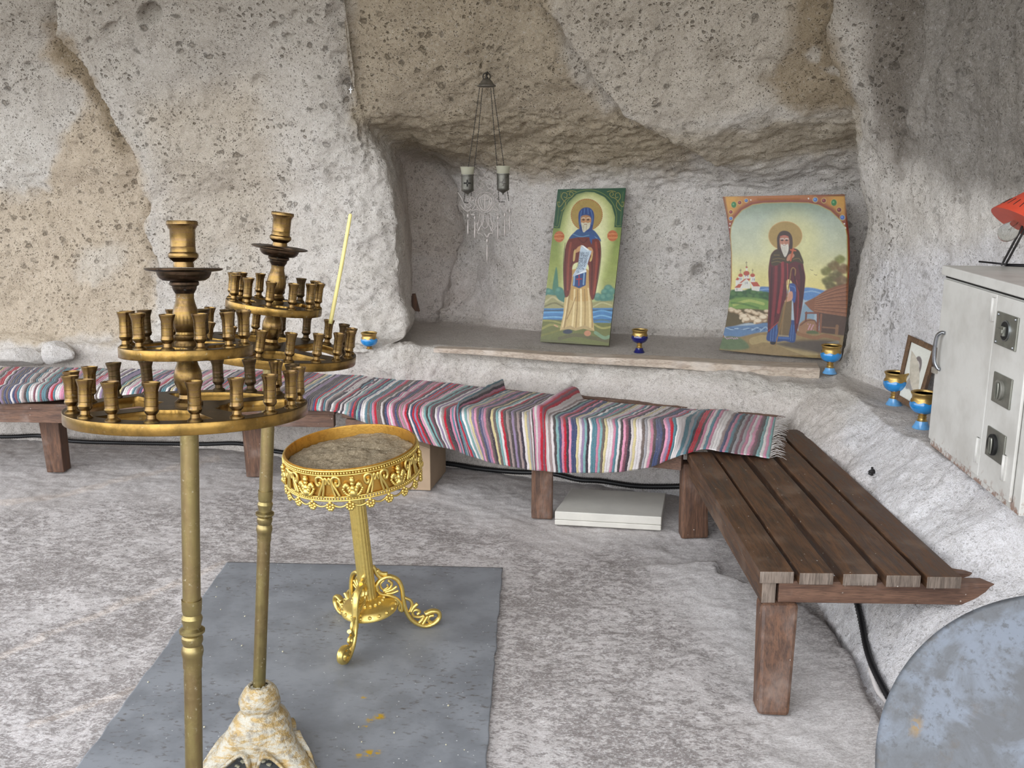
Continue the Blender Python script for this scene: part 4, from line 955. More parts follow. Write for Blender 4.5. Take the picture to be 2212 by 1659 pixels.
# ---------------------------------------------------------------- ledge: plank, goblets, icons
A_, B_ = Vector(PZ(936, 752, .662)), Vector(PZ(1772, 797, .640))
pk = MB(); d = (B_-A_).normalized(); s = Vector((-d.y, d.x, 0)); 
N_ = 40; V = []
for i in range(N_+1):
    t = i/N_; c = A_.lerp(B_, t)+Vector((0, .004*math.sin(t*9), .003*math.sin(t*13))); w = .036+.045*t; h_ = .026+.030*t
    r1 = [(-1, -.5), (-1.02, -.15), (-.9, 0), (0.2, .004), (1, 0), (1, -1), (-.95, -1)]
    V += [c+s*(a*w+w)+Vector((0, 0, b*h_)) for a, b in r1]
m_ = 7; Fs = [(i*m_+k, i*m_+(k+1) % m_, (i+1)*m_+(k+1) % m_, (i+1)*m_+k) for i in range(N_) for k in range(m_)]+[tuple(range(m_))[::-1], tuple(N_*m_+k for k in range(m_))]
pk.add(V, Fs, False); o = pk.build('wooden_plank', PLANK, bevel=.003); tag(o, 'long weathered wooden plank lying along the edge of the niche ledge', 'plank')

def glaze(name, rgb):
    m = NT(name); n = m.noise(m.pos(), 30, 3); c = m.mix(m.ramp(n, .35, .7), L4(rgb), L4(tuple(k*.86 for k in rgb))); m.b.inputs['Coat Weight'].default_value = .6; return m.fin(c, .16, 0, .6)
BLUE = glaze('sky_blue_glaze', (38, 136, 204)); PALE = glaze('pale_blue_glaze', (96, 156, 206)); NAVY = glaze('cobalt_glaze', (16, 20, 96)); INK = simple('dark_inside', (30, 28, 40), .3)
def goblet(H, xyz, label, glz=BLUE, foot=PALE, squat=False, lean=0, group='glazed goblet lamps'):
    g = empty('goblet', label, 'goblet', xyz, group, (0, lean, 0))
    P1 = [(.24, 0), (.245, .015), (.235, .03), (.18, .12), (.150, .205)]; P2 = [(.145, .205), (.115, .24), (.100, .28), (.125, .30), (.100, .33), (.105, .37), (.15, .41)]
    P3 = [(.15, .41), (.24, .45), (.31, .52), (.350, .60), (.362, .66), (.35, .725), (.325, .775)]; P4 = [(.325, .775), (.305, .81), (.305, .90), (.325, .935), (.345, .965), (.345, .99), (.33, 1.0), (.29, .99), (.275, .95)]
    P5 = [(.275, .95), (.28, .8), (.31, .66), (.25, .54), (.00001, .50)]
    z0 = 0
    if squat: P1 = None; P2 = [(.145, .30), (.150, .32), (.10, .335), (.105, .37), (.15, .41)]; z0 = -.30
    f = lambda P: [(r*H, (z+z0)*H) for r, z in P]
    if P1: MB().lathe(f(P1), 32).build('foot', foot, g)
    MB().lathe(f(P2), 32).build('stem', LUSTRE, g)
    MB().lathe(f(P3), 40).build('bowl', glz, g)
    rim = MB().lathe(f(P4), 40)
    # gold zigzag reaching down over the glaze
    n = 80; V = []; 
    for i in range(n):
        a = 2*math.pi*i/n; k = abs(((i/10) % 1)-.5)*2; lo = .765-.045*k
        for t in (0, 1): 
            z = lo+(.785-lo)*t; r = np.interp(z, [p[1] for p in P3], [p[0] for p in P3])*1.012
            V.append((r*H*math.cos(a), r*H*math.sin(a), (z+z0)*H))
    rim.add(V, [(2*i, 2*((i+1) % n), 2*((i+1) % n)+1, 2*i+1) for i in range(n)])
    rim.build('gilt_rim', LUSTRE, g)
    MB().lathe(f(P5), 32).build('inside', INK, g)
    return g
def stand(x, y, zguess=.61): 
    p = PZ(x, y, zguess)
    for _ in range(6): z = ledge_z(p[0], p[1], .04); p = PZ(x, y, z)
    return (float(p[0]), float(p[1]), z-.001)
g1 = stand(1792, 806); goblet(.150, g1, 'blue goblet at the right end of the plank, in front of the wide icon')
g2 = stand(1931, 874); goblet(.153, g2, 'blue goblet in front of the small framed drawing, by its left side')
g3 = stand(1990, 924); goblet(.153, g3, 'blue goblet half hidden behind the corner of the metal cabinet')
p = PZ(1381, 754, .64); goblet(.135, (float(p[0]), float(p[1]), ledge_z(p[0], p[1])-.001), 'cobalt blue goblet with gilt rim behind the plank, between the two icons', NAVY, NAVY)
p = PY(797, 718, 5.48); gl = goblet(.135, (float(p[0]), float(p[1]), float(p[2])-.094), 'low blue cup at the foot of the rock pillar, left of the niche', BLUE, PALE, True)

# painted panels --------------------------------------------------------------------------
class Canvas:
    def __init__(s, X, Y, base): s.X, s.Y = X, Y; s.c = np.broadcast_to(lin(base), X.shape+(3,)).copy()
    def put(s, m, col):
        cc = lin(col) if not callable(col) else col(s); s.c = s.c*(1-m[..., None])+cc*m[..., None]
    def win(s, pts, pad):
        P_ = np.array(pts, float); return (s.X > P_[:, 0].min()-pad) & (s.X < P_[:, 0].max()+pad) & (s.Y > P_[:, 1].min()-pad) & (s.Y < P_[:, 1].max()+pad)
    def region(s, w, fn, col, a=1):
        m = np.zeros(s.X.shape); m[w] = fn(s.X[w], s.Y[w])*a; s.put(m, col)
    def poly(s, pts, col, f=3, a=1): s.region(s.win(pts, f*2), lambda x, y: soft(x, y, pts, f), col, a)
    def blob(s, pts, col, f=3, a=1): s.poly([(p.x, p.y) for p in smooth_pts([(x, y, 0) for x, y in pts], 6, True)], col, f, a)
    def line(s, pts, w, col, a=1, sm=True):
        if sm and len(pts) > 2: pts = [(p.x, p.y) for p in smooth_pts([(x, y, 0) for x, y in pts], 5)]
        s.region(s.win(pts, w+4), lambda x, y: 1-ss(w*.5-1.2, w*.5+1.8, seg_dist(x, y, pts)[0]), col, a)
    def ell(s, cx, cy, rx, ry, col, f=3, a=1):
        s.region(s.win([(cx-rx, cy-ry), (cx+rx, cy+ry)], f*2), lambda x, y: ss(f, -f, (np.hypot((x-cx)/rx, (y-cy)/ry)-1)*min(rx, ry)), col, a)
    def vgrad(s, stops):
        ys = [k for k, _ in stops]; cs = np.array([lin(c) for _, c in stops]); s.c = np.stack([np.interp(s.Y, ys, cs[:, k]) for k in range(3)], -1)
    def speck(s, amt, seed=0):
        P_ = np.stack([s.X, s.Y, np.zeros_like(s.X)], -1); s.c *= (1+amt*fbm(P_, .03, 3, seed)+amt*.6*fbm(P_, .15, 2, seed+4))[..., None]; g_ = s.c.mean(-1, keepdims=True); s.c = np.clip((s.c*.86+g_*.14)*.86, 0, 1)
VC = vcol_mat('painted_panel', .42)
def bil(TL, TR, BR, BL, u, v): return ((1-u)*(1-v))[..., None]*np.array(TL)+(u*(1-v))[..., None]*np.array(TR)+(u*v)[..., None]*np.array(BR)+((1-u)*v)[..., None]*np.array(BL)
def panel(name, P3, mat_face, mat_edge, th, C, parent):
    """P3: (nu, nv, 3) front surface; extruded backwards by th"""
    nu_, nv_ = P3.shape[:2]; gx = np.gradient(P3, axis=0); gy = np.gradient(P3, axis=1); N_ = np.cross(gx, gy); N_ /= np.linalg.norm(N_, axis=2, keepdims=True)
    if N_[nu_//2, nv_//2] @ (CAM-P3[nu_//2, nv_//2]) < 0: N_ = -N_; 
    face = link(name, np_mesh(name, P3+N_*.0006, grid_faces(nu_, nv_), True, mat_face, C), parent)
    ring_ = [(i, 0) for i in range(nu_)]+[(nu_-1, j) for j in range(1, nv_)]+[(i, nv_-1) for i in range(nu_-2, -1, -1)]+[(0, j) for j in range(nv_-2, 0, -1)]
    V = [P3[i, j] for i, j in ring_]+[P3[i, j]-N_[i, j]*th for i, j in ring_]; n = len(ring_)
    mb = MB(); mb.add(V, [(k, (k+1) % n, n+(k+1) % n, n+k) for k in range(n)], False)
    st_ = 6; sub_ = P3[::st_, ::st_]-N_[::st_, ::st_]*th; iu = list(range(0, nu_, st_))+([nu_-1] if (nu_-1) % st_ else []); iv = list(range(0, nv_, st_))+([nv_-1] if (nv_-1) % st_ else [])
    bk = np.array([[P3[i, j]-N_[i, j]*th for j in iv] for i in iu]); mb.add(bk.reshape(-1, 3), [tuple(f) for f in grid_faces(len(iu), len(iv))], False)
    fr_ = np.array([[P3[i, j] for j in iv] for i in iu]); mb.add(fr_.reshape(-1, 3), [tuple(f) for f in grid_faces(len(iu), len(iv))], False)
    mb.build('board', mat_edge, parent); return face
# icon 1 ------------------------------------------------
ic1 = empty('icon_panel', 'tall narrow painted icon of a standing monk holding an inscribed scroll, green arch', 'icon', group='painted icons leaning in the niche')
nu_, nv_ = 230, 520; U, V_ = np.meshgrid(np.linspace(0, 1, nu_), np.linspace(0, 1, nv_), indexing='ij')
zz = ledge_z(.36, 5.5)
bl, br = PZ(1167, 738, .648), PZ(1315, 747, .648); bly = bl[1]; 
BLc = PZ(1167, 738, .640); BRc = PZ(1315, 747, .640); TLc = PY(1205, 409, 6.02); TRc = PY(1352, 406, 5.97)
P3 = bil(TLc, TRc, BRc, BLc, U, V_)
Zq = bil((268, 138, 0), (925, 122, 0), (765, 1604, 0), (115, 1555, 0), U, V_); k1_ = Canvas(Zq[..., 0], Zq[..., 1], (120, 140, 70))
X_c = lambda y: 600-(y-130)*.098     # the panel's leaning centre line
k1_.vgrad([(130, (74, 104, 66)), (500, (120, 140, 62)), (900, (146, 158, 72)), (1100, (150, 156, 84)), (1170, (120, 140, 100))])
k1_.blob([(330, 1180), (320, 900), (300, 620), (330, 400), (420, 230), (560, 165), (700, 190), (800, 320), (810, 520), (760, 800), (700, 1000), (660, 1190)], (190, 196, 120), 46, .95)
k1_.blob([(380, 1120), (370, 800), (360, 560), (420, 320), (560, 215), (690, 270), (740, 420), (720, 700), (670, 950), (640, 1120)], (222, 222, 164), 50, .9)
arch = [(262, 100), (960, 100), (900, 500), (815, 497), (822, 400), (790, 290), (720, 210), (620, 165), (540, 160), (450, 185), (370, 260), (320, 360), (292, 505), (215, 500)]
k1_.poly([(p[0], p[1]) for p in arch], (44, 84, 58), 4)
k1_.line([(238, 484), (278, 484), (305, 370), (352, 262), (440, 172), (540, 143), (640, 150), (740, 200), (810, 285), (838, 390), (832, 478), (876, 482)], 6, (112, 130, 58), .9)
k1_.line([(262, 470), (280, 300), (300, 160)], 4, (112, 130, 58), .7); k1_.line([(870, 470), (885, 300), (900, 160)], 4, (112, 130, 58), .7)
for fx in (1, -1):
    cx = 330 if fx > 0 else 850
    for pts in ([(0, 60), (-30, 20), (-10, -20), (30, -10), (25, 25), (0, 20)], [(0, 60), (40, 30), (80, 20), (100, -10), (70, -30), (55, -5), (72, 5)], [(0, 60), (-30, 100), (-60, 110), (-70, 70), (-45, 70)], [(10, 60), (20, 100), (0, 130), (-30, 150)], [(30, -30), (80, -40), (130, -30)]):
        k1_.line([(cx+fx*a*(.9 if fx > 0 else .8), 190+b) for a, b in pts], 6, (150, 144, 62), .85)
k1_.ell(550, 378, 152, 152, (168, 140, 62), 4)
for i in range(52):
    a = 2*math.pi*i/52; k1_.ell(550+150*math.cos(a), 378+148*math.sin(a), 4.6, 4.6, (176, 72, 34), 2)
# landscape
k1_.blob([(150, 1090), (180, 1060), (230, 1075), (290, 1050), (340, 1090), (340, 1200), (140, 1200)], (64, 118, 104), 8); k1_.blob([(228, 1090), (240, 960), (262, 865), (278, 960), (280, 1090)], (70, 122, 96), 6)
for cx, cy, r_ in ((760, 1075, 42), (730, 1110, 40), (795, 1100, 36), (660, 1150, 42), (720, 1160, 45), (770, 1150, 40), (200, 1100, 34), (290, 1090, 36)): k1_.ell(cx, cy, r_, r_*.9, (66, 124, 112), 9, .9); k1_.ell(cx-8, cy-12, r_*.5, r_*.4, (104, 158, 138), 9, .6)
k1_.poly([(130, 1150), (180, 1120), (260, 1130), (300, 1190), (345, 1200), (345, 1260), (120, 1245)], (150, 146, 96), 6); k1_.line([(160, 1190), (230, 1145), (290, 1180), (330, 1200)], 16, (186, 176, 130), .7); k1_.line([(150, 1230), (250, 1200), (330, 1235)], 14, (104, 96, 62), .7)
k1_.poly([(610, 1200), (700, 1190), (830, 1195), (830, 1262), (600, 1258)], (150, 146, 92), 6); k1_.line([(620, 1240), (700, 1205), (790, 1230)], 12, (186, 180, 128), .7)
k1_.poly([(100, 1248), (900, 1256), (900, 1400), (100, 1370)], (60, 120, 172), 5)
for i, (ya, ca_) in enumerate([(1265, (54, 74, 84)), (1290, (92, 160, 206)), (1315, (54, 108, 160)), (1335, (110, 170, 206)), (1352, (44, 92, 140)), (1375, (80, 110, 110))]): k1_.line([(120, ya), (240, ya+6*(-1)**i), (340, ya+2)], 13, ca_, .8); k1_.line([(600, ya+6), (700, ya+12*(-1)**i), (800, ya+12)], 13, ca_, .8)
k1_.poly([(60, 1345), (340, 1360), (620, 1390), (900, 1395), (900, 1700), (60, 1700)], (104, 108, 48), 8)
for pts, w, cc in [([(130, 1360), (220, 1365), (320, 1390)], 16, (150, 146, 70)), ([(120, 1440), (220, 1400), (330, 1430)], 22, (146, 142, 66)), ([(120, 1500), (240, 1470), (330, 1440)], 16, (120, 116, 44)), ([(620, 1400), (700, 1440), (790, 1430)], 18, (160, 154, 76)), ([(300, 1530), (450, 1500), (620, 1530), (760, 1560)], 34, (92, 86, 52)), ([(130, 1545), (300, 1560), (500, 1585)], 26, (96, 96, 50)), ([(640, 1480), (720, 1530), (770, 1520)], 30, (116, 150, 116)), ([(250, 1405), (280, 1420)], 12, (200, 150, 110))]: k1_.line(pts, w, cc, .8)
# figure
k1_.ell(378, 1468, 46, 20, (44, 52, 72), 4); k1_.ell(566, 1486, 32, 26, (186, 124, 84), 4)
k1_.poly([(345, 1150), (600, 1150), (610, 1300), (630, 1465), (560, 1450), (520, 1440), (450, 1455), (380, 1440), (303, 1455), (335, 1300)], (196, 168, 104), 4)
k1_.blob([(395, 900), (575, 900), (600, 1100), (590, 1180), (400, 1170), (385, 1000)], (188, 150, 78), 5)
for x0, y0, x1, y1, cc, w in [(400, 1060, 345, 1430, (150, 120, 66), 16), (440, 1080, 420, 1440, (226, 204, 146), 16), (470, 1080, 455, 1430, (140, 110, 56), 10), (500, 1080, 500, 1435, (232, 212, 156), 18), (535, 1080, 540, 1430, (156, 126, 68), 12), (570, 1070, 590, 1430, (224, 200, 140), 14), (372, 1150, 330, 1420, (226, 204, 148), 12), (600, 1150, 612, 1430, (150, 118, 62), 10), (450, 1150, 370, 1350, (140, 108, 54), 8)]: k1_.line([(x0, y0), ((x0+x1)/2+4, (y0+y1)/2), (x1, y1)], w, cc, .8)
k1_.poly([(303, 1455), (400, 1408), (450, 1438), (540, 1410), (632, 1462), (590, 1462), (540, 1440), (450, 1460), (400, 1440)], (176, 150, 96), 4)
k1_.blob([(440, 540), (540, 560), (640, 560), (680, 640), (688, 760), (668, 940), (640, 1120), (612, 1178), (585, 1120), (575, 980), (560, 840), (430, 840), (412, 980), (385, 1130), (345, 1130), (330, 960), (336, 780), (360, 640)], (112, 46, 32), 4)
for pts, w, cc in [([(400, 640), (380, 800), (372, 1080)], 18, (150, 66, 40)), ([(350, 700), (345, 850), (355, 1080)], 12, (78, 30, 26)), ([(640, 640), (650, 800), (625, 1120)], 20, (152, 60, 36)), ([(600, 720), (605, 900), (600, 1080)], 12, (74, 28, 26)), ([(430, 700), (440, 760), (400, 860)], 10, (70, 28, 24)), ([(470, 600), (520, 640), (560, 610)], 10, (84, 34, 28)), ([(670, 700), (676, 820), (650, 980)], 8, (70, 30, 30))]: k1_.line(pts, w, cc, .75)
k1_.line([(345, 640), (330, 800), (334, 960), (350, 1150)], 5, (44, 28, 40), .8); k1_.line([(680, 620), (690, 760), (670, 950), (625, 1160)], 5, (44, 28, 40), .8)
k1_.blob([(430, 545), (480, 510), (600, 515), (660, 570), (690, 630), (640, 600), (560, 590), (470, 590), (385, 600)], (44, 84, 134), 4)
k1_.line([(420, 560), (500, 585), (590, 570), (650, 600)], 9, (90, 142, 180), .8); k1_.poly([(575, 560), (620, 570), (640, 605), (605, 610), (600, 660), (582, 620)], (40, 82, 140), 3)
k1_.blob([(440, 720), (470, 680), (510, 665), (528, 690), (500, 712), (450, 735)], (196, 146, 92), 4); k1_.blob([(560, 690), (598, 688), (615, 730), (600, 765), (585, 740)], (196, 146, 92), 4)
k1_.blob([(430, 720), (448, 710), (440, 800), (422, 810)], (200, 168, 96), 3); k1_.blob([(600, 760), (612, 750), (600, 810), (580, 815)], (196, 164, 90), 3)
k1_.poly([(430, 930), (552, 915), (545, 1040), (485, 1068), (420, 1042)], (36, 66, 120), 4); k1_.line([(438, 945), (432, 1035)], 14, (140, 180, 206), .8); k1_.line([(530, 930), (524, 1030)], 14, (126, 168, 200), .8)
k1_.line([(482, 945), (480, 1040)], 9, (170, 30, 34), 1, False); k1_.line([(458, 982), (506, 980)], 9, (170, 30, 34), 1, False)
k1_.poly([(497, 672), (570, 712), (600, 720), (545, 890), (552, 915), (418, 955), (470, 860), (488, 720)], (182, 200, 214), 3)
k1_.poly([(497, 665), (520, 668), (580, 712), (560, 716)], (228, 234, 236), 3); k1_.poly([(418, 955), (545, 885), (552, 915), (500, 930)], (214, 224, 232), 3); k1_.line([(420, 952), (550, 888)], 3, (84, 96, 120), .7)
k1_.blob([(470, 400), (480, 345), (520, 312), (575, 312), (612, 345), (622, 400), (612, 480), (590, 530), (500, 535), (478, 480)], (34, 66, 128), 4)
for pts in ([(500, 340), (490, 400), (486, 470)], [(530, 320), (525, 370)], [(590, 335), (604, 400), (600, 470)], [(560, 320), (565, 370)]): k1_.line(pts, 7, (84, 130, 184), .7)
k1_.blob([(492, 420), (500, 392), (540, 380), (580, 392), (594, 425), (584, 470), (540, 500), (500, 470)], (186, 132, 80), 4)
k1_.line([(500, 412), (520, 404), (536, 412)], 5, (206, 200, 176)); k1_.line([(550, 412), (568, 404), (586, 412)], 5, (206, 200, 176)); k1_.ell(519, 425, 13, 6, (52, 34, 26), 2); k1_.ell(564, 425, 13, 6, (52, 34, 26), 2); k1_.line([(541, 415), (537, 448), (548, 452)], 6, (206, 150, 96)); k1_.line([(497, 400), (540, 388), (584, 400)], 5, (120, 76, 48), .6)
k1_.blob([(498, 452), (520, 456), (540, 450), (562, 456), (586, 452), (578, 500), (548, 525), (520, 543), (505, 500)], (206, 200, 170), 4); k1_.line([(528, 468), (552, 468)], 5, (150, 70, 56)); k1_.line([(520, 475), (524, 530)], 4, (140, 132, 100), .8); k1_.line([(552, 475), (545, 520)], 4, (140, 132, 100), .8); k1_.line([(505, 470), (512, 500)], 3, (140, 132, 100), .8)
for cx, cy in ((287, 582), (798, 578)):
    k1_.ell(cx, cy, 48, 52, (188, 92, 40), 3); k1_.ell(cx, cy, 42, 46, (206, 134, 70), 3, .6); k1_.line([(cx-30, cy-28), (cx, cy-36), (cx+30, cy-28)], 5, (170, 70, 30)); k1_.line([(cx-30, cy+30), (cx, cy+38), (cx+30, cy+30)], 5, (170, 70, 30))
    k1_.poly([(cx-49, cy-19), (cx+49, cy-19), (cx+49, cy+21), (cx-49, cy+21)], (206, 128, 66), 2)
k1_.speck(.10, 3)
panel('painting', P3, VC, simple('panel_edge', (84, 82, 58), .7), .018, k1_.c, ic1)
def letter(txt, pxsize, col_mat, parent, fr, cen, name='lettering', rot=0, squeeze=1.0):
    """lay a text mesh on a panel frame: fr(zoomx, zoomy) -> point"""
    me = text_mesh(txt, 1.0, 0); co = np.zeros(len(me.vertices)*3); me.vertices.foreach_get('co', co); co = co.reshape(-1, 3)
    x = co[:, 0]*pxsize*squeeze; y = co[:, 1]*pxsize; c_, s_ = math.cos(rot), math.sin(rot)
    out = np.array([fr(cen[0]+c_*a-s_*b, cen[1]-(s_*a+c_*b)) for a, b in zip(x, y)]); me.vertices.foreach_set('co', out.ravel()); me.materials.clear(); me.materials.append(col_mat); me.update()
    return link(name, me, parent)
def frame1(zx, zy):
    v = .5; u = .5
    for _ in range(8):
        p = bil((268, 138, 0), (925, 122, 0), (765, 1604, 0), (115, 1555, 0), np.array(u), np.array(v)); u += (zx-p[0])/655; v += (zy-p[1])/1450; u += (zy-p[1])*.0
    p = bil(TLc, TRc, BRc, BLc, np.array(u), np.array(v)); n = np.cross(TRc-TLc, BLc-TLc); n /= np.linalg.norm(n); n = n if n @ (CAM-p) > 0 else -n
    return p+n*.0022
INKM = simple('ink', (46, 54, 78), .7); REDM = simple('oxide_lettering', (170, 64, 26), .7)
for i, (t, x, y) in enumerate([('ЗДЕ ПО', 532, 742), ('ЛЕЖИХ', 526, 766), ('БЫГАЗ', 520, 790), ('НІЯ ДЕ', 516, 814), ('ИСТОО', 510, 836), ('ДШИ И', 500, 858), ('НОСТЬ', 490, 884), ('СЕ', 470, 914)]): letter(t, 27, INKM, ic1, frame1, (x, y), 'lettering', R(-4), .85)
letter('АНОТИЙ', 30, REDM, ic1, frame1, (287, 583), 'lettering', 0, .75); letter('ВАЛАВО', 30, REDM, ic1, frame1, (798, 579), 'lettering', 0, .75)
# icon 2 ------------------------------------------------
ic2 = empty('icon_panel', 'wide warped painted icon of a bearded monk with staff, red jewelled corners, church and sheep', 'icon', group='painted icons leaning in the niche')
nu_, nv_ = 300, 400; U, V_ = np.meshgrid(np.linspace(0, 1, nu_), np.linspace(0, 1, nv_), indexing='ij'); v1 = V_[0]
Lf = pchip(np.array([0, .13, .26, .36, .55, .72, .88, 1.0]), np.array([(135, 108), (172, 290), (200, 480), (214, 630), (212, 900), (190, 1150), (150, 1380), (102, 1552)], float), v1)
Rf = pchip(np.array([0, .13, .26, .36, .55, .72, .88, 1.0]), np.array([(1286, 86), (1308, 300), (1330, 500), (1334, 660), (1324, 920), (1308, 1200), (1272, 1470), (1245, 1640)], float), v1)
ZX = Lf[None, :, 0]*(1-U)+Rf[None, :, 0]*U; ZY = Lf[None, :, 1]*(1-U)+Rf[None, :, 1]*U+12*np.sin(U*math.pi)*V_
def icon2pt(zx, zy):
    px, py = 1530+zx/4.366, 400+zy/4.366
    t = np.clip((zy-100)/1500, 0, 1); s_ = np.clip((zx-100)/1200, 0, 1)
    yy = 5.72*(1-t)+5.48*t-.19*s_+.045*np.sin(t*math.pi)*(1-.6*s_)
    d = FWD+RGT*((px-1106)/F_PX)[..., None]-UPV*((py-829.5)/F_PX)[..., None]
    return CAM+d*(yy/d[..., 1])[..., None]
P3 = icon2pt(ZX, ZY); k2 = Canvas(ZX, ZY, (150, 60, 20))
ca2 = k2
ca2.put(np.ones(ZX.shape), (150, 62, 22))
cor = ss(330, 60, np.hypot(np.minimum(ZX-150, 1300-ZX)*1.0, ZY-110)); ca2.put(cor*.85, (214, 158, 30)); ca2.put((1-ss(0, 26, np.minimum(ZX-(145+(ZY-100)*.16), np.minimum(1300-ZX, ZY-92))))*.8*(ZY < 500), (110, 36, 20))
ca2.put(ss(100, 60, np.abs(ZY-125))*ss(330, 420, ZX)*ss(1080, 960, ZX)*.55, (190, 120, 30))
inner = [(212, 480), (218, 400), (250, 320), (320, 240), (420, 188), (520, 172), (760, 166), (940, 170), (1040, 190), (1150, 245), (1240, 330), (1290, 400), (1306, 480), (1312, 700), (1300, 1000), (1285, 1250), (1240, 1600), (1120, 1596), (600, 1570), (118, 1536), (165, 1380), (200, 1150), (224, 900), (224, 640)]
m_in = soft(ZX, ZY, inner, 4); ca2.put(soft(ZX, ZY, [((x-700)*1.055+700, (y-880)*1.045+880) for x, y in inner], 22)*.9, (128, 42, 18)); ca2.put(soft(ZX, ZY, [((x-700)*1.012+700, (y-880)*1.009+880) for x, y in inner], 4), (176, 150, 62))
sky = Canvas(ZX, ZY, (0, 0, 0)); sky.vgrad([(170, (120, 140, 116)), (330, (166, 178, 158)), (600, (190, 194, 158)), (850, (214, 204, 128)), (980, (222, 206, 118)), (1000, (160, 178, 190))])
sky.c *= (1+.12*fbm(np.stack([ZX, ZY, ZX*0], -1), .006, 3, 5))[..., None]; ca2.c = ca2.c*(1-m_in[..., None])+sky.c*m_in[..., None]
ca2.ell(790, 520, 260, 250, (222, 214, 130), 120, .55)
def P_(pts, col, f=4, a=1): ca2.blob(pts, col, f, a)
P_([(480, 965), (560, 958), (640, 970), (640, 1060), (480, 1050)], (70, 116, 170), 8); P_([(900, 975), (980, 968), (1080, 992), (1120, 1010), (1000, 1070), (900, 1080)], (78, 130, 186), 8); ca2.line([(900, 1010), (980, 1000), (1060, 1020)], 12, (140, 176, 206), .7); ca2.line([(490, 990), (560, 980), (640, 1000)], 10, (130, 164, 200), .7)
# bushes right, thatch hut
for cx, cy, r_, cc in [(1240, 700, 60, (120, 122, 40)), (1180, 760, 70, (112, 90, 40)), (1270, 790, 70, (120, 84, 44)), (1110, 810, 60, (110, 108, 40)), (1200, 860, 80, (96, 84, 42)), (1120, 900, 60, (98, 96, 40)), (1260, 900, 70, (120, 92, 60)), (1150, 950, 60, (92, 84, 40)), (1230, 960, 60, (100, 80, 44))]:
    for k in range(7): a = k*2.4; ca2.ell(cx+math.cos(a)*r_*.45, cy+math.sin(a)*r_*.4, r_*.42, r_*.34, tuple(min(255, v+8*(k % 4)-8) for v in cc), 12, .8)
P_([(215, 1000), (260, 985), (330, 995), (400, 970), (470, 1000), (570, 1010), (600, 1090), (560, 1120), (215, 1090)], (50, 92, 46), 10)
for i in range(26): ca2.ell(225+((i*53) % 350), 1005+((i*31) % 75), 26, 16, ((62, 108, 50), (40, 76, 40), (84, 122, 60))[i % 3], 8, .7)
P_([(212, 1080), (400, 1060), (580, 1100), (590, 1220), (205, 1180)], (112, 146, 62), 12); ca2.line([(240, 1130), (380, 1090), (520, 1120)], 26, (168, 178, 86), .7); ca2.line([(220, 1110), (330, 1120), (470, 1160)], 18, (70, 110, 50), .7)
P_([(195, 1180), (580, 1190), (570, 1330), (380, 1300), (160, 1340)], (92, 78, 44), 10)
for i in range(40):
    sx_ = 215+((i*37) % 350); sy_ = 1168+((i*61) % 100)+(14 if sx_ > 300 else 0)
    if sx_ > 330 or sy_ < 1215: ca2.ell(sx_, sy_, 26, 17, (150, 122, 88), 5, .9); ca2.ell(sx_-3, sy_-5, 21, 11, (212, 192, 158), 5, .9)
for sx_, sy_ in ((335, 1240), (420, 1262), (520, 1250), (470, 1285), (360, 1270)): ca2.ell(sx_, sy_, 42, 28, (148, 118, 84), 5); ca2.ell(sx_-4, sy_-8, 34, 18, (220, 202, 170), 6); ca2.ell(sx_-32, sy_+12, 12, 14, (200, 180, 148), 4)
P_([(150, 1350), (240, 1330), (400, 1320), (560, 1300), (575, 1370), (420, 1410), (300, 1440), (150, 1420)], (84, 118, 156), 8)
for i in range(9): ca2.line([(170+i*40, 1345+i*4), (220+i*40, 1362-i*3), (280+i*36, 1350+i*2)], 9, ((156, 182, 200), (58, 88, 132))[i % 2], .7)
P_([(140, 1440), (300, 1430), (520, 1385), (900, 1370), (1290, 1400), (1260, 1640), (90, 1600)], (140, 116, 70), 10)
P_([(130, 1440), (300, 1440), (380, 1540), (110, 1545)], (92, 110, 74), 14); ca2.line([(420, 1470), (560, 1450), (820, 1540), (1000, 1600)], 70, (172, 152, 96), .6); P_([(640, 1500), (800, 1470), (1100, 1460), (1240, 1500), (1220, 1600), (900, 1560)], (66, 58, 56), 20, .85); ca2.line([(850, 1400), (1000, 1440), (1100, 1420), (1230, 1450)], 34, (140, 90, 54), .8); ca2.line([(1130, 1500), (1220, 1480)], 30, (120, 124, 120), .6)
for i in range(14): ca2.ell(160+i*9, 1436+(i*7) % 16, 5, 4, (196, 150, 176), 2, .9)
P_([(900, 1130), (960, 1080), (1000, 1150), (980, 1300), (860, 1320), (880, 1200)], (122, 150, 168), 8)
ca2.poly([(905, 1110), (1000, 1060), (1110, 990), (1200, 955), (1320, 920), (1320, 1260), (1180, 1240), (1000, 1200), (960, 1170)], (134, 82, 50), 5)
for i in range(22): t = i/22; ca2.line([(1310, 950+t*300), (1180-t*60, 990+t*230), (1010-t*10, 1060+t*130)], 6, ((168, 112, 74), (96, 58, 38), (150, 96, 64))[i % 3], .75)
ca2.poly([(1040, 1200), (1310, 1240), (1290, 1420), (1050, 1390)], (82, 58, 44), 6); ca2.line([(1080, 1340), (1220, 1350)], 14, (136, 96, 64), .8); ca2.line([(1215, 1330), (1210, 1400)], 30, (140, 100, 62), .8, False)
P_([(850, 1370), (860, 1310), (920, 1265), (980, 1265), (1020, 1300), (1020, 1390), (900, 1400)], (150, 108, 72), 6); ca2.line([(870, 1320), (930, 1280), (1000, 1275), (1020, 1310)], 12, (104, 62, 44), .8)
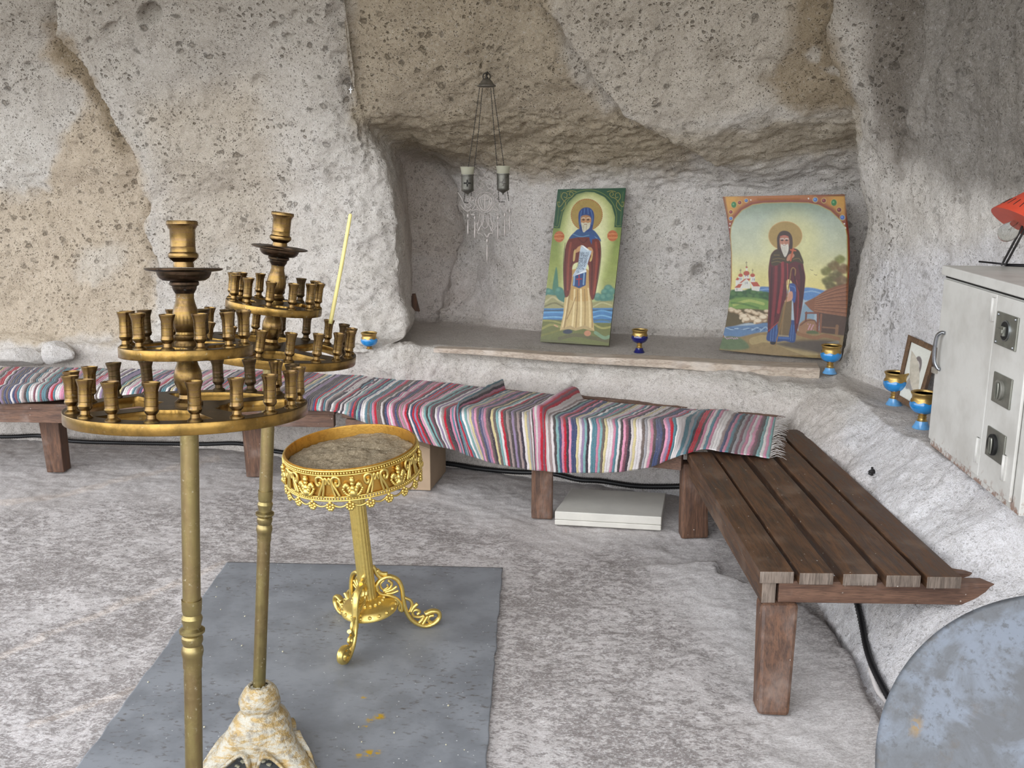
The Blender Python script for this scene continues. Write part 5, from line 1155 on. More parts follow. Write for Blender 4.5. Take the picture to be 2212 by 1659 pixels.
ca2.line([(925, 1200), (918, 1280)], 16, (110, 62, 46), 1, False); ca2.line([(918, 1206), (1040, 1206)], 16, (126, 70, 50), 1, False); ca2.line([(1035, 1205), (1030, 1380)], 22, (120, 66, 46), 1, False); ca2.line([(1065, 1220), (1055, 1390)], 18, (134, 84, 56), 1, False)
for i in range(16): ca2.ell(940+(i*17) % 56, 1310+(i*23) % 60, 6, 5, (196, 140, 156), 2, .9)
ca2.blob([(930, 1380), (1000, 1370), (1040, 1400), (940, 1400)], (88, 100, 60), 6)
# church
def Q(pts, c, f=2.5): ca2.poly(pts, c, f)
Wc, Rc = (206, 204, 192), (176, 70, 40)
Q([(258, 890), (258, 960), (300, 960), (300, 870)], Wc); Q([(284, 860), (284, 930), (326, 930), (326, 860)], Wc); Q([(335, 838), (335, 900), (388, 900), (388, 838)], Wc); Q([(398, 858), (398, 930), (440, 930), (440, 858)], Wc); Q([(355, 780), (355, 815), (370, 815), (370, 780)], Wc)
Q([(300, 920), (360, 884), (398, 920), (395, 975), (300, 975)], Wc); Q([(250, 962), (300, 930), (325, 960), (322, 1000), (252, 1000)], Wc); Q([(400, 915), (460, 915), (490, 955), (480, 1000), (410, 990)], Wc)
Q([(292, 922), (345, 882), (398, 880), (385, 905), (360, 884), (312, 922)], Rc); Q([(246, 968), (286, 932), (322, 930), (300, 968)], Rc); Q([(398, 915), (460, 912), (490, 955), (425, 955)], Rc); Q([(256, 895), (272, 870), (294, 878), (284, 898)], Rc)
for cx, cy, r_ in ((305, 850, 21), (360, 832, 29), (418, 850, 22), (362, 774, 10)): ca2.ell(cx, cy, r_, r_*.8, Rc, 3)
for cx, y0, y1 in ((305, 790, 830), (360, 718, 768), (418, 790, 830)): ca2.line([(cx, y0), (cx, y1)], 3.5, (96, 84, 70), 1, False); ca2.line([(cx-9, y0+14), (cx+9, y0+12)], 3.5, (96, 84, 70), 1, False)
for x_, y_ in ((349, 925), (366, 922), (420, 890), (434, 890), (300, 885), (312, 885), (270, 985), (350, 855), (372, 855)): ca2.line([(x_, y_-9), (x_, y_+8)], 5, (86, 96, 120), .9, False)
for bx0, by0 in ((975, 800), (1012, 845)): ca2.line([(bx0-12, by0-4), (bx0, by0+3), (bx0+14, by0+2)], 4, (80, 74, 66), .9)
# figure
ca2.ell(727, 478, 160, 138, (196, 150, 84), 3); ca2.ell(727, 478, 154, 132, (164, 134, 62), 3)
ca2.ell(612, 1485, 30, 20, (30, 26, 32), 4)
P_([(575, 1300), (680, 1280), (830, 1280), (828, 1380), (812, 1480), (720, 1470), (640, 1478), (552, 1462), (560, 1380)], (34, 66, 122), 5)
for x0 in (590, 612, 640, 780, 800): ca2.line([(x0+8, 1320), (x0, 1400), (x0-4, 1465)], 8, (70, 110, 164), .7)
ca2.poly([(700, 1050), (790, 1060), (782, 1300), (755, 1425), (665, 1430), (650, 1300)], (110, 88, 52), 5); ca2.line([(720, 1100), (700, 1300), (690, 1420)], 12, (140, 112, 68), .7); ca2.line([(665, 1418), (755, 1425)], 14, (150, 140, 116), .7); ca2.line([(670, 1440), (760, 1445)], 20, (54, 96, 160), .8)
P_([(600, 640), (660, 600), (830, 600), (880, 680), (905, 800), (916, 880), (900, 1040), (880, 1180), (850, 1330), (826, 1400), (812, 1300), (800, 1100), (790, 920), (740, 900), (740, 1040), (700, 1150), (660, 1290), (600, 1350), (562, 1380), (566, 1150), (572, 980), (566, 820), (580, 700)], (88, 20, 28), 4)
for pts, w, cc in [([(640, 760), (630, 1000), (600, 1340)], 26, (130, 32, 40)), ([(700, 730), (700, 900), (660, 1200)], 26, (156, 40, 44)), ([(600, 780), (592, 1000), (580, 1300)], 16, (56, 14, 22)), ([(670, 760), (660, 1000), (630, 1240)], 10, (60, 14, 24)), ([(860, 760), (880, 900), (860, 1150)], 24, (52, 20, 24)), ([(830, 900), (850, 1060), (835, 1300)], 14, (140, 40, 44)), ([(800, 800), (820, 900), (860, 1000)], 10, (50, 16, 22)), ([(660, 1290), (600, 1345), (568, 1375)], 6, (170, 60, 60)), ([(745, 730), (748, 830), (744, 940)], 8, (170, 48, 50)), ([(890, 800), (902, 900), (884, 1100)], 8, (30, 16, 22))]: ca2.line(pts, w, cc, .75)
P_([(590, 740), (600, 650), (660, 605), (700, 640), (760, 640), (830, 605), (870, 650), (898, 740), (820, 720), (760, 740), (700, 720), (640, 760)], (66, 52, 26), 5)
for pts in ([(610, 700), (660, 690), (720, 700)], [(600, 730), (650, 720), (690, 730)], [(800, 700), (850, 690), (880, 720)], [(620, 660), (670, 660)]): ca2.line(pts, 6, (128, 104, 50), .7)
P_([(765, 930), (820, 940), (828, 1040), (812, 1110), (780, 1060), (770, 1000)], (40, 74, 140), 5); ca2.line([(775, 950), (815, 965), (822, 1000)], 8, (84, 126, 184), .7)
P_([(650, 560), (650, 490), (680, 440), (725, 430), (770, 450), (793, 500), (795, 580), (780, 620), (740, 680), (690, 640), (655, 610)], (64, 40, 30), 4)
P_([(672, 530), (680, 490), (716, 474), (755, 490), (765, 540), (750, 600), (716, 620), (682, 590)], (176, 112, 84), 4); ca2.line([(680, 486), (716, 476), (752, 486)], 9, (196, 84, 70), .7)
ca2.line([(680, 508), (704, 504), (714, 512)], 6, (206, 200, 190)); ca2.line([(722, 512), (734, 503), (754, 508)], 6, (206, 200, 190)); ca2.ell(697, 520, 14, 6, (34, 26, 24), 2); ca2.ell(739, 520, 14, 6, (34, 26, 24), 2); ca2.line([(716, 515), (712, 548), (722, 552)], 6, (200, 132, 100))
P_([(684, 556), (700, 562), (716, 556), (734, 562), (752, 555), (758, 600), (745, 650), (722, 678), (702, 640), (688, 600)], (206, 200, 184), 4); ca2.line([(706, 568), (728, 568)], 5, (120, 60, 50)); 
for pts in ([(700, 580), (708, 640)], [(735, 575), (730, 640)], [(718, 580), (720, 660)]): ca2.line(pts, 3, (140, 132, 116), .8)
P_([(738, 700), (760, 655), (800, 645), (812, 668), (790, 690), (752, 716)], (186, 122, 88), 4); P_([(760, 1010), (792, 1005), (796, 1060), (776, 1090), (720, 1100), (745, 1060)], (196, 140, 108), 4)
ca2.line([(800, 600), (776, 712)], 15, (186, 82, 30), 1, False); ca2.line([(776, 610), (824, 618)], 13, (186, 82, 30), 1, False)
ca2.line([(818, 850), (822, 800), (800, 778), (782, 800), (772, 870), (740, 1060), (700, 1250), (634, 1510)], 9, (140, 102, 48))
for cx, cy, r_, cc in [(241, 185, 24, (40, 120, 56)), (1185, 165, 26, (44, 124, 60)), (296, 165, 17, (130, 22, 30)), (358, 145, 16, (60, 96, 160)), (213, 253, 17, (130, 22, 30)), (213, 314, 16, (54, 100, 170)), (1090, 146, 20, (120, 24, 30)), (1009, 137, 21, (60, 106, 170)), (1234, 233, 21, (120, 24, 30)), (1265, 305, 22, (54, 100, 180)), (401, 140, 6, (220, 214, 200)), (945, 126, 7, (220, 214, 200)), (205, 365, 6, (220, 214, 200)), (202, 399, 6, (220, 214, 200)), (1283, 364, 7, (220, 214, 200)), (1294, 403, 7, (220, 214, 200))]:
    if r_ > 10: ca2.ell(cx, cy, r_+5, r_+6, (196, 170, 90), 2)
    ca2.ell(cx, cy, r_, r_+(5 if r_ > 22 else 0), cc, 2.5)
    if r_ > 10: ca2.ell(cx-r_*.2, cy-r_*.2, r_*.35, r_*.35, tuple(min(255, v+70) for v in cc), 3, .7)
ca2.speck(.09, 9)
panel('painting', P3, VC, simple('warped_board_edge', (96, 60, 34), .7), .006, ca2.c, ic2)
def frame2(zx, zy):
    p = icon2pt(np.array(float(zx)), np.array(float(zy))); d = CAM-p; return p+d/np.linalg.norm(d)*.004
letter('СВ.ДИМИТРИЙ БАСАРБОВСКИ', 27, simple('dull_gold_lettering', (176, 112, 30), .6), ic2, frame2, (660, 132), 'lettering', R(.4), .98)

# small framed drawing ------------------------------------------------
fd = empty('framed_drawing', 'small wooden framed pencil drawing of a bearded figure leaning behind the blue goblets', 'framed drawing')
bl = PZ(1936, 866, .615); 
cB = [PY(1964, 724, 4.40), PY(2026, 752, 4.25), PY(1984, 892, 4.13), PY(1934, 862, 4.28)]
def qd(u, v): return bil(cB[0], cB[1], cB[2], cB[3], np.array(float(u)), np.array(float(v)))
nF = np.cross(cB[1]-cB[0], cB[3]-cB[0]); nF /= np.linalg.norm(nF); nF = nF if nF @ (CAM-cB[0]) > 0 else -nF
def quadbox(mb, u0, v0, u1, v1, d0, d1):
    a = [qd(u0, v0), qd(u1, v0), qd(u1, v1), qd(u0, v1)]; return mb.hexa([p+nF*d0 for p in a], [p+nF*d1 for p in a])
FRW = wood_mat('frame_wood', (112, 86, 60), (82, 60, 42), (130, 106, 80), 'Z', .5, .2)
mb = MB(); fw, fh = .13, .085
quadbox(mb, 0, 0, fw, 1, -.012, .010); quadbox(mb, 1-fw, 0, 1, 1, -.012, .010); quadbox(mb, fw, 0, 1-fw, fh, -.012, .010); quadbox(mb, fw, 1-fh, 1-fw, 1, -.012, .010); mb.build('frame', FRW, fd, bevel=.002)
nu_, nv_ = 110, 150; U, V_ = np.meshgrid(np.linspace(fw, 1-fw, nu_), np.linspace(fh, 1-fh, nv_), indexing='ij'); P3 = bil(cB[0], cB[1], cB[2], cB[3], U, V_)
k3 = Canvas((U-fw)/(1-2*fw)*300, (V_-fh)/(1-2*fh)*420, (206, 206, 196)); G_ = (104, 98, 98)
k3.blob([(95, 225), (90, 150), (110, 100), (150, 75), (195, 95), (215, 150), (205, 220), (180, 260), (120, 262)], (112, 104, 102), 6); k3.blob([(60, 330), (70, 280), (110, 245), (150, 262), (190, 245), (250, 290), (270, 350), (200, 372), (130, 340), (80, 350)], (150, 146, 142), 6)
k3.blob([(118, 190), (115, 140), (150, 112), (186, 140), (184, 190), (168, 225), (132, 225)], (190, 184, 176), 5); k3.blob([(128, 205), (152, 210), (176, 205), (168, 250), (150, 275), (136, 250)], (96, 90, 88), 5)
k3.ell(134, 160, 9, 4, (60, 56, 56), 2); k3.ell(167, 160, 9, 4, (60, 56, 56), 2); k3.line([(150, 160), (148, 186)], 4, (130, 124, 118)); k3.line([(138, 200), (162, 200)], 4, (90, 82, 80)); 
for i in range(9): k3.line([(75+i*22, 345), (100+i*16, 290), (125+i*8, 255)], 4, (96, 92, 92), .7)
link('drawing', np_mesh('drawing', P3+nF*.001, grid_faces(nu_, nv_), True, VC, k3.c), fd)
mb = MB(); quadbox(mb, .03, .02, .97, .98, -.014, -.002); mb.build('backing_board', simple('backing_board', (190, 182, 166), .8), fd)

# ---------------------------------------------------------------- white metal cabinet
cA = np.array([1.605, 3.60, .62]); cB_ = np.array([1.54, 2.80, .62]); dS = (cB_-cA)/np.linalg.norm(cB_-cA); nC = np.array([dS[1], -dS[0], 0]); nC = nC if nC[0] < 0 else -nC
WID, HGT, DEP = float(np.linalg.norm(cB_-cA)), .685, .33
def face(px, py):
    d = ray(px, py); t = ((cA-CAM) @ nC)/(d @ nC); p = CAM+d*t; return float((p-cA) @ dS), float(p[2]-cA[2])
def CP(s, z, o=0): return Vector(cA+dS*s+np.array([0, 0, z])+nC*o)
def cbox(mb, s0, z0, s1, z1, o0, o1): return mb.hexa([CP(s0, z0, o0), CP(s1, z0, o0), CP(s1, z0, o1), CP(s0, z0, o1)], [CP(s0, z1, o0), CP(s1, z1, o0), CP(s1, z1, o1), CP(s0, z1, o1)])
def paint_mat():
    m = NT('chipped_white_paint'); p = m.pos(); n = m.noise(p, 5, 4); n2 = m.noise(p, 38, 5, .7); r_ = m.attr('rust', 'Fac')
    c = m.mix(m.ramp(n, .35, .7), L4((206, 204, 198)), L4((186, 183, 176))); 
    sz = m.n('SeparateXYZ'); m.l(p, sz.inputs[0])
    lowz = m.ramp(sz.outputs['Z'], .70, .60); k = m.math('MULTIPLY', m.ramp(m.math('ADD', n2, m.math('MULTIPLY', lowz, .16)), .60, .68), m.math('ADD', m.math('MULTIPLY', lowz, .9), .06))
    c = m.mix(k, c, L4((126, 84, 60))); m.bump(n2, .15, .002); return m.fin(c, .42, 0, .45)
CPAINT = paint_mat(); STEEL = simple('dull_steel', (150, 150, 140), .4, .75, .12, 25); DARKK = simple('dark_recess', (20, 19, 18), .7); CHROME = simple('worn_chrome', (176, 180, 186), .22, .95, .1, 30)
cab = empty('metal_cabinet', 'white painted metal cabinet with rotary switches, set into the right-hand rock', 'cabinet')
mb = MB(); cbox(mb, 0, 0, WID, HGT-.035, -DEP, 0); mb.build('body', CPAINT, cab, bevel=.003)
mb = MB(); cbox(mb, -.012, HGT-.035, WID, HGT, -DEP, .016); cbox(mb, -.005, HGT-.044, WID, HGT-.0352, -.02, .002); mb.build('top', CPAINT, cab, bevel=.004)
mb = MB(); cbox(mb, .006, HGT-.043, WID, HGT-.037, .001, .0042); mb.build('gap', DARKK, cab)
s_seam_t = face(2164, 618)[0]; s_seam_b = face(2119, 1052)[0]; ssm = (s_seam_t+s_seam_b)/2
zb = .030
dl = MB(); cbox(dl, .010, zb, ssm-.003, HGT-.047, .002, .012); d1 = dl.build('door', CPAINT, cab, bevel=.003)
dr_ = MB(); cbox(dr_, ssm+.003, zb-.004, WID-.05, HGT-.047, .002, .012); d2 = dr_.build('door', CPAINT, cab, bevel=.003); d2['label'] = 'narrow white door with three rotary switches'
h0_ = face(2052, 738); h1_ = face(2034, 812)
hz0, hz1 = max(h0_[1], .25), h1_[1]; hs = .045
MB().tube(smooth_pts([CP(hs+.035, .445, .013), CP(hs+.026, .446, .022), CP(hs+.012, .430, .032), CP(hs+.006, .385, .035), CP(hs+.006, .335, .032), CP(hs+.014, .312, .022), CP(hs+.024, .306, .013)], 5), .0065, 8, False, (Vector(dS), 1.7)).build('handle', CHROME, d1)
MB().box(CP(hs-.012, .298, .018), (.022, .02, .022)).build('latch', simple('latch_metal', (170, 162, 150), .5, .4), d1)
def hinge(px, py, par, h=.075):
    s, z = face(px, py); mb = MB(); cbox(mb, s-.016, z-h/2, s+.014, z+h/2, .011, .017); mb.tube([CP(s+.0, z-h/2, .017), CP(s, z+h/2, .017)], .006, 8); mb.build('hinge', CPAINT, par)
hinge(2155, 668, d1); hinge(2121, 972, d1, .085); hinge(2179, 1010, d2, .08)
for k, (x0, y0, x1, y1, op) in enumerate([(2163, 664, 2207, 766, 1), (2156, 802, 2194, 885, 2), (2142, 922, 2180, 1003, 3)]):
    sa, za = face(x0, (y0*2+y1)/3); sb, zb_ = face(x1, (y0+y1*2)/3); sc, zc = face((x0+x1)/2, (y0+y1)/2); ph = (.104, .096, .096)[k]; pw = max(sb-sa, .07)*1.0
    mb = MB(); cbox(mb, sc-pw/2, zc-ph/2, sc+pw/2, zc+ph/2, .012, .018); sw = mb.build('switch_plate', STEEL, cab, bevel=.002); sw['label'] = 'square steel plate of a rotary switch'
    rot = Matrix((Vector(dS), Vector((0, 0, 1)), Vector(nC))).transposed()
    cen = CP(sc-(.0, .006, .008)[k], zc, .018); r_ = (.029, .032, .034)[k]
    if k == 0:
        MB().lathe([(r_+.004, 0), (r_+.004, .004), (r_, .004)], 28, rot, cen).build('bezel', CHROME, sw)
        MB().lathe([(r_, .0045), (.00001, .005)], 28, rot, cen).build('recess', DARKK, sw)
        mb = MB(); cbox(mb, sc-.03, zc-.007, sc+.014, zc+.006, .024, .036); cbox(mb, sc-.010, zc-.016, sc+.014, zc+.014, .022, .031); mb.build('lever', STEEL, sw, bevel=.002)
        sb_ = MB(); 
        for a in (-1, 1):
            for b in (-1, 1): sb_.ball(CP(sc+a*pw*.4, zc+b*ph*.42, .018), .0045, 8, 6)
        sb_.build('screws', CHROME, sw)
    else:
        MB().lathe([(r_, 0), (r_, .008), (r_-.003, .010), (.00001, .010)], 28, rot, cen).build('dial', DARKK if k == 2 else simple('smoky_dial', (120, 118, 110), .3), sw)
        mb = MB(); c_ = Vector((0, 0, 0)); pts = [cen+Vector(dS)*(.012+.006*math.cos(t))+Vector((0, 0, 1))*(.026*math.sin(t))+Vector(nC)*.014 for t in np.linspace(-1.4, 1.4, 9)]; mb.tube(pts, .003, 6)
        mb.box(cen+Vector(dS)*.008+Vector(nC)*.014, (.012, .006, .05), None); mb.build('turn_key', STEEL, sw)

# ---------------------------------------------------------------- red clip lamp on the cabinet
ztop = .62+HGT
lp = empty('desk_lamp', 'orange red conical lamp with clear bulb standing on the white cabinet', 'lamp')
wd = 3.2
rc_ = Vector(PW(2203, 484, wd)); rm = Vector(PW(2147, 449, wd)); radv = rm-rc_; rad_ = radv.length
apx = Vector(PW(2262, 378, wd)); axv = (apx-rc_); axv = (axv-radv.normalized()*axv.dot(radv.normalized())); axv = axv.normalized(); axv = (axv+Vector((0, -.12, 0))).normalized()
qz = Vector((0, 0, 1)).rotation_difference(axv).to_matrix()
RED = simple('orange_red_enamel', (196, 72, 50), .4, 0, .06, 20)
MB().lathe([(rad_, 0), (rad_*.995, .002), (rad_*.30, .125), (rad_*.22, .135), (rad_*.20, .133), (rad_*.28, .121), (rad_-.004, .002)], 48, qz, rc_).build('lamp_shade', RED, lp)
sl = MB()
for k in range(24):
    a = 2*math.pi*k/24
    b0 = rad_*.80; p0_ = rc_+qz @ Vector((math.cos(a)*rad_*.86*1.006, math.sin(a)*rad_*.86*1.006, .025)); p1_ = rc_+qz @ Vector((math.cos(a)*rad_*.70*1.006, math.sin(a)*rad_*.70*1.006, .054)); sl.tube([p0_, p1_], .0013, 5)
sl.build('vent_slots', DARKK, lp)
bc = Vector(PW(2176, 503, wd)); 
bdir = (rc_+axv*.04-bc).normalized(); bq = Vector((0, 0, 1)).rotation_difference(bdir).to_matrix()
MB().lathe([(.00001, -.030), (.012, -.0275), (.022, -.020), (.0285, -.008), (.030, .002), (.028, .014), (.022, .028), (.0165, .040), (.0135, .052), (.0135, .062)], 36, bq, bc).build('bulb', glass_mat('bulb_glass', (235, 238, 235), .03), lp)
MB().lathe([(.0138, .055), (.0138, .085), (.018, .088), (.018, .12)], 24, bq, bc).build('lamp_holder', simple('bakelite', (60, 40, 40), .4), lp)
MB().tube([bc+bdir*.05, bc+bdir*.02+Vector((.004, 0, 0)), bc+bdir*.012-Vector((.006, 0, 0)), bc+bdir*.05], .0007, 5).build('filament', STEEL, lp)
WIRE = simple('black_wire', (34, 32, 36), .35, .5)
b0_ = Vector(PZ(2164, 572, ztop+.004)); b1_ = Vector(PW(2214, 478, wd-.02)); b2_ = Vector(PW(2236, 420, wd-.02))
st = MB(); off = Vector((.012, -.02, 0))
st.tube(smooth_pts([b0_, b0_.lerp(b1_, .5), b1_, b2_], 5), .0042, 8); st.tube(smooth_pts([b0_+off*.6, b0_.lerp(b1_, .5)+off*.6, b1_+off*.5, b2_+off*.5], 5), .0042, 8)
q0 = Vector(PZ(2115, 565, ztop+.004)); q1 = Vector(PZ(2235, 574, ztop+.004)); st.tube([q0, b0_.lerp(q1, .3)+Vector((0, .02, 0)), q1+Vector((0, .03, 0))], .0035, 8); st.tube([b0_+off*.6, q1+Vector((0, -.03, 0)), q1+Vector((0.05, -.03, 0))], .0042, 8)
st.build('wire_stand', WIRE, lp)
ck = MB(); ck.tube(smooth_pts([rc_+axv*.06+Vector((-.03, -.075, 0)), rc_+axv*.10+Vector((-.02, -.08, .01)), rc_+axv*.10+Vector((.01, -.085, -.02)), b1_]), .003, 6); ck.build('clip', WIRE, lp)

# ---------------------------------------------------------------- hanging lamp with two cups
YH = 5.30
PEW = simple('dark_pewter', (110, 108, 100), .45, .7, .2, 40); IRON = simple('dark_iron', (58, 54, 48), .6, .5, .15, 40)
hl = empty('hanging_oil_lamp', 'pewter oil lamp with two glass cups hanging on chains before the niche', 'hanging lamp')
hk = Vector(PY(1051, 163, YH)); 
MB().tube([Vector(surf(1051, 160, -.02)), hk+Vector((0, .03, .006)), hk+Vector((0, -.004, .003)), hk+Vector((0, -.012, -.012)), hk+Vector((0, -.002, -.020))], .006, 8).build('wall_hook', IRON, hl)
MB().tube([hk+Vector((.019*math.cos(a), 0, .019*math.sin(a)-.006)) for a in np.linspace(0, 2*math.pi, 25)[:-1]], .0032, 6, True).build('ring', IRON, hl)
cc_ = Vector(PY(1051, 187, YH)); 
MB().lathe([(.00001, -.002), (.040, -.002), (.049, 0), (.050, .005), (.042, .010), (.034, .018), (.028, .028), (.020, .036), (.012, .040), (.008, .048), (.00001, .050)], 36, None, cc_).build('canopy', simple('canopy_pewter', (104, 98, 88), .5, .4, .2, 40), hl)
for pts in ([(1036, 189), (1023, 285), (1009, 376)], [(1042, 190), (1034, 280), (1024, 366)], [(1060, 190), (1067, 280), (1074, 362)], [(1065, 189), (1078, 280), (1089, 362)],
            [(1005, 412), (1002, 437), (1012, 438)], [(1018, 410), (1018, 424)], [(1076, 408), (1078, 436), (1090, 436)], [(1095, 408), (1098, 425), (1099, 434)]):
    P_c = [Vector(PY(x, y, YH)) for x, y in pts]; S_ = []
    for a, b in zip(P_c[:-1], P_c[1:]):
        n = max(2, int((b-a).length/.006)); S_ += [a.lerp(b, i/n) for i in range(n)]
    S_.append(P_c[-1]); MB().tube(S_, [.0026 if i % 2 else .0014 for i in range(len(S_))], 6).build('chain', IRON, hl)
GL = glass_mat('frosted_glass', (206, 204, 186), .35, .6)
for nm, cx, cy in (('a', 1010, 414), ('b', 1086.5, 412)):
    c = Vector(PY(cx, cy, YH)); k = 1.0
    hd = MB().lathe([(.00001, -.022), (.004, -.020), (.006, -.012), (.018, -.004), (.030, .002), (.033, .006), (.034, .010), (.0325, .012), (.0325, .082), (.0345, .084), (.0345, .090), (.0325, .090), (.031, .088)], 36, None, c).build('cup_holder', PEW, hl)
    MB().lathe([(.0325, .092), (.0335, .105), (.037, .122), (.040, .130), (.0385, .130), (.034, .118), (.031, .104), (.030, .02), (.00001, .018)], 36, None, c).build('glass_cup', GL, hl)
    # pierced cross on the holder
    cr2 = MB()
    for ang in range(0, 360, 45):
        L_ = .017 if ang % 90 == 0 else .009
        a = R(ang); pt = lambda r_: c+Vector((math.sin(r_*math.cos(a)/.033)*.0335, -math.cos(r_*math.cos(a)/.033)*.0335, .045+r_*math.sin(a)))
        cr2.tube([pt(.003), pt(L_*.6), pt(L_)], [.002, .0032, .0045] if ang % 90 == 0 else .002, 6)
    cr2.build('pierced_cross', DARKK if nm == 'a' else simple('pale_pewter', (150, 146, 140), .4, .6), hd)
# pale silver filigree plaque with tear-drop pendants behind the cups
SILV = simple('pale_silver_filigree', (182, 174, 168), .6, .2, .1, 50)
def ZM(x, y): return Vector(PY(980+x/6.633, 340+y/6.633, YH+.03))
fg = empty('filigree_plaque', 'pale silver openwork plaque with hanging drops, behind the two oil lamp cups', 'plaque')
mb = MB()
def fil(pts, r_=.0022): mb.tube([ZM(p.x, p.y) for p in smooth_pts([(x, y, 0) for x, y in pts], 5)], r_, 6)
for s in (1, -1):
    m = lambda L_: [(450+s*(x-450), y) for x, y in L_]
    fil(m([(450, 250), (470, 290), (520, 310), (565, 360), (550, 420), (500, 440), (470, 400), (490, 370)])); fil(m([(450, 320), (490, 330), (520, 300)])); fil(m([(450, 520), (500, 560), (545, 600), (540, 660), (500, 740), (450, 770)]), .003)
    fil(m([(450, 500), (530, 520), (575, 590), (580, 660), (540, 740), (480, 790)])); fil(m([(450, 545), (490, 570), (520, 620), (480, 740)])); fil(m([(480, 460), (540, 450), (600, 470), (640, 460)])); fil(m([(560, 520), (620, 500), (640, 560), (600, 600), (640, 640), (590, 680), (640, 760), (560, 740)]))
    fil(m([(600, 600), (660, 620), (700, 580), (690, 640), (640, 690)])); fil(m([(640, 690), (700, 720), (740, 680), (730, 740)])); fil(m([(520, 790), (530, 850), (545, 930), (580, 950), (600, 1000), (570, 1040), (530, 1030), (540, 990)])); fil(m([(490, 800), (495, 940), (520, 1000), (560, 1080), (510, 1090), (480, 1130)]))
    fil(m([(470, 820), (470, 900), (490, 980), (450, 1020)])); fil(m([(540, 450), (590, 500), (560, 540)])); fil(m([(600, 790), (650, 820), (600, 820)])); fil(m([(545, 930), (560, 1000), (530, 1060)]))
    for k in range(9): a = -1.2+k*.3; mb.ball(ZM(450+s*(60+70*math.cos(a)), 650+125*math.sin(a)), .0035, 7, 5)
    for k in range(7): mb.ball(ZM(450+s*58, 810+k*22), .003, 7, 5)
fil([(450, 520), (450, 770)], .0026); fil([(400, 605), (500, 605)], .0026); fil([(440, 1090), (480, 1145), (515, 1090)]); fil([(60, 500), (100, 560), (140, 640), (190, 680), (230, 640), (250, 560)]); fil([(100, 680), (150, 740), (200, 770), (250, 740)]); fil([(770, 550), (830, 570), (850, 640), (800, 700), (840, 740)]); fil([(660, 700), (700, 740), (740, 770), (780, 730)])
mb.build('openwork', SILV, fg)
for x, y0, y1, ym in [(205, 790, 1110, 860), (303, 800, 1175, 890), (635, 800, 1175, 890), (733, 770, 1140, 850), (803, 720, 1070, 790), (480, 1150, 1495, 1220)]:
    mb = MB(); mb.tube([ZM(x, y0-30), ZM(x, y0)], .0011, 5); mb.ball(ZM(x, ym-25), .0062, 8, 7, (1, 1, 1.7))
    a, b = ZM(x, ym+25), ZM(x, y1); mb.tube([a, a.lerp(b, .1), a.lerp(b, .5), a.lerp(b, .85), b], [.0016, .0028, .0042, .0058 if False else .0046, .0008], 8); mb.build('drop_pendant', SILV, fg)
MB().tube([ZM(450, 250), ZM(450, 250)+Vector((0, .12, .01)), ZM(450, 250)+Vector((0, .66, .03))], .002, 6).build('fixing_wire', SILV, fg)

# ---------------------------------------------------------------- big round sheet-metal disc in the right corner
def disc_mat():
    m = NT('mottled_grey_metal_paint'); p = m.pos(); n = m.noise(p, 7, 6, .65, .6); n2 = m.noise(p, 3, 3); n3 = m.noise(p, 60, 4, .7)
    c = m.mix(m.ramp(n, .35, .65), L4((74, 75, 77)), L4((98, 102, 107))); c = m.mix(m.math('MULTIPLY', m.ramp(m.math('ADD', n2, m.math('MULTIPLY', m.math('SUBTRACT', n, .5), .8)), .50, .66), .55), c, L4((116, 124, 136)))
    c = m.mix(m.ramp(n3, .50, .68, 0, .7), c, L4((70, 70, 70))); c = m.mix(m.ramp(m.noise(p, 18, 5, .7), .55, .70, 0, .55), c, L4((80, 74, 68))); v = m.attr('rust', 'Fac'); c = m.mix(m.math('MULTIPLY', v, m.ramp(n3, .4, .5)), c, L4((124, 102, 66)))
    m.bump(n3, .1, .002); return m.fin(c, m.ramp(n, .3, .7, .4, .65), .15, .5)
dc = Vector(PW(2330, 1703, 2.06)); ra = .408; nd = (Vector(CAM)-dc).normalized(); 
ux = Vector((nd.y, -nd.x, 0)).normalized()*-1; uy = nd.cross(ux); nr_, nt_ = 40, 160
rr, aa = np.meshgrid(np.linspace(.0005, ra, nr_), np.linspace(0, 2*math.pi, nt_, endpoint=False), indexing='ij')
dome = .012*(1-(rr/ra)**2)
D3 = np.array(dc)+rr[..., None]*np.cos(aa)[..., None]*np.array(ux)+rr[..., None]*np.sin(aa)[..., None]*np.array(uy)+dome[..., None]*np.array(nd)
dx_, dy_ = proj(D3); rust = 1-ss(4, 18, np.hypot(dx_-1980, (dy_-1570)*.6))
o = link('round_metal_sheet', np_mesh('round_metal_sheet', D3, fq_ := np.stack([(np.arange(nr_-1)[:, None]*nt_+np.arange(nt_)[None, :]), ((np.arange(nr_-1)[:, None]+1)*nt_+np.arange(nt_)[None, :]), ((np.arange(nr_-1)[:, None]+1)*nt_+(np.arange(nt_)[None, :]+1) % nt_), (np.arange(nr_-1)[:, None]*nt_+(np.arange(nt_)[None, :]+1) % nt_)], -1).reshape(-1, 4), True, disc_mat(), None, {'rust': rust}))
so = o.modifiers.new('thickness', 'SOLIDIFY'); so.thickness = .014; so.offset = 0
tag(o, 'big round mottled grey metal sheet leaning by the near end of the right bench', 'metal disc')

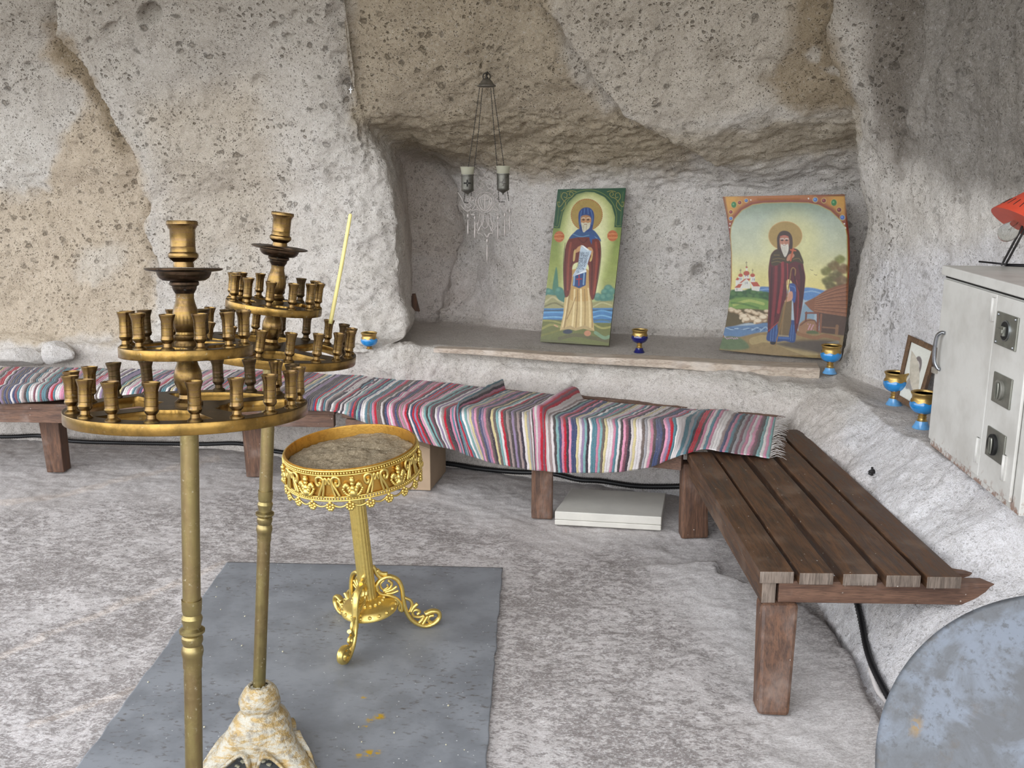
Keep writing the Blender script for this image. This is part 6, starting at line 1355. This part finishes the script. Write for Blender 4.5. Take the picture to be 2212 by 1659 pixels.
# ---------------------------------------------------------------- small things on the rock
def stone(px, py, yy, w, h, label, seed, dep=.6, c=(222, 218, 214)):
    m_, n_ = 28, 20; ct = PY(px, py, yy); q = np.random.RandomState(seed); V = []
    dirs = q.normal(size=(16, 3)); dirs /= np.linalg.norm(dirs, axis=1)[:, None]; dist = q.uniform(.62, 1, 16)
    for i in range(n_+1):
        a = math.pi*i/n_
        for j in range(m_):
            b = 2*math.pi*j/m_; v = np.array([math.sin(a)*math.cos(b), math.sin(a)*math.sin(b), math.cos(a)]); k = min(1.05, min([d_/max(v @ e_, 1e-3) for d_, e_ in zip(dist, dirs) if v @ e_ > .05]))
            V.append(v*k*np.array([w, w*dep, h])+ct)
    V = np.array(V); F_ = []
    for i in range(n_):
        for j in range(m_): l = (j+1) % m_; F_.append((i*m_+j, (i+1)*m_+j, (i+1)*m_+l, i*m_+l))
    col_ = np.broadcast_to(lin(c), V.shape); return tag(link('rock_lump', np_mesh('rock_lump', V, F_, False, ROCK, col_, {'pits': np.full(len(V), .15)})), label, 'stone', 'whitewashed stones')
stone(124, 764, 5.93, .115, .078, 'whitewashed angular stone lying behind the left bench, nearest the candelabra', 4)
stone(35, 770, 5.95, .20, .07, 'broad whitewashed stone at the far left edge behind the bench', 9, .5)
p = np.array(surf(888, 655, .03)); pg = MB(); pg.hexa([Vector(p)+Vector(v) for v in ((-.02, 0, -.055), (.028, 0, -.06), (.028, .03, -.06), (-.02, .03, -.055))], [Vector(p)+Vector(v) for v in ((-.028, 0, .06), (.0, 0, .062), (.0, .03, .062), (-.028, .03, .06))])
o = pg.build('wooden_peg', WOODZ, bevel=.003); tag(o, 'small brown wooden wedge in the left corner of the niche', 'wedge')
p = Vector(surf(756, 196, .02)); mb = MB(); mb.box(p, (.004, .003, .032)); mb.box(p+Vector((0, 0, .005)), (.018, .003, .004)); mb.tube([p+Vector((0, 0, .02)), p+Vector((0, .03, .03)), p+Vector((0, .14, .035))], .002, 6)
o = mb.build('small_cross', simple('white_metal', (225, 225, 225), .3, .3)); tag(o, 'tiny pale metal cross hung in a hole of the rock pillar', 'cross')
p = surf(1884, 1021, .006); mb = MB(); mb.tube([p+Vector((.03, .01, .0)), p, p+Vector((-.012, -.008, .002))], [.010, .010, .007], 10); mb.tube([p+Vector((0, -.004, .0)), p+Vector((-.004, -.008, .020))], .005, 8); mb.ball(p+Vector((-.008, -.008, -.008)), .010, 10, 8)
o = mb.build('iron_spike', simple('black_iron', (40, 38, 38), .6, .4)); tag(o, 'small dark iron stub sticking out of the whitewashed rock above the right bench', 'spike')
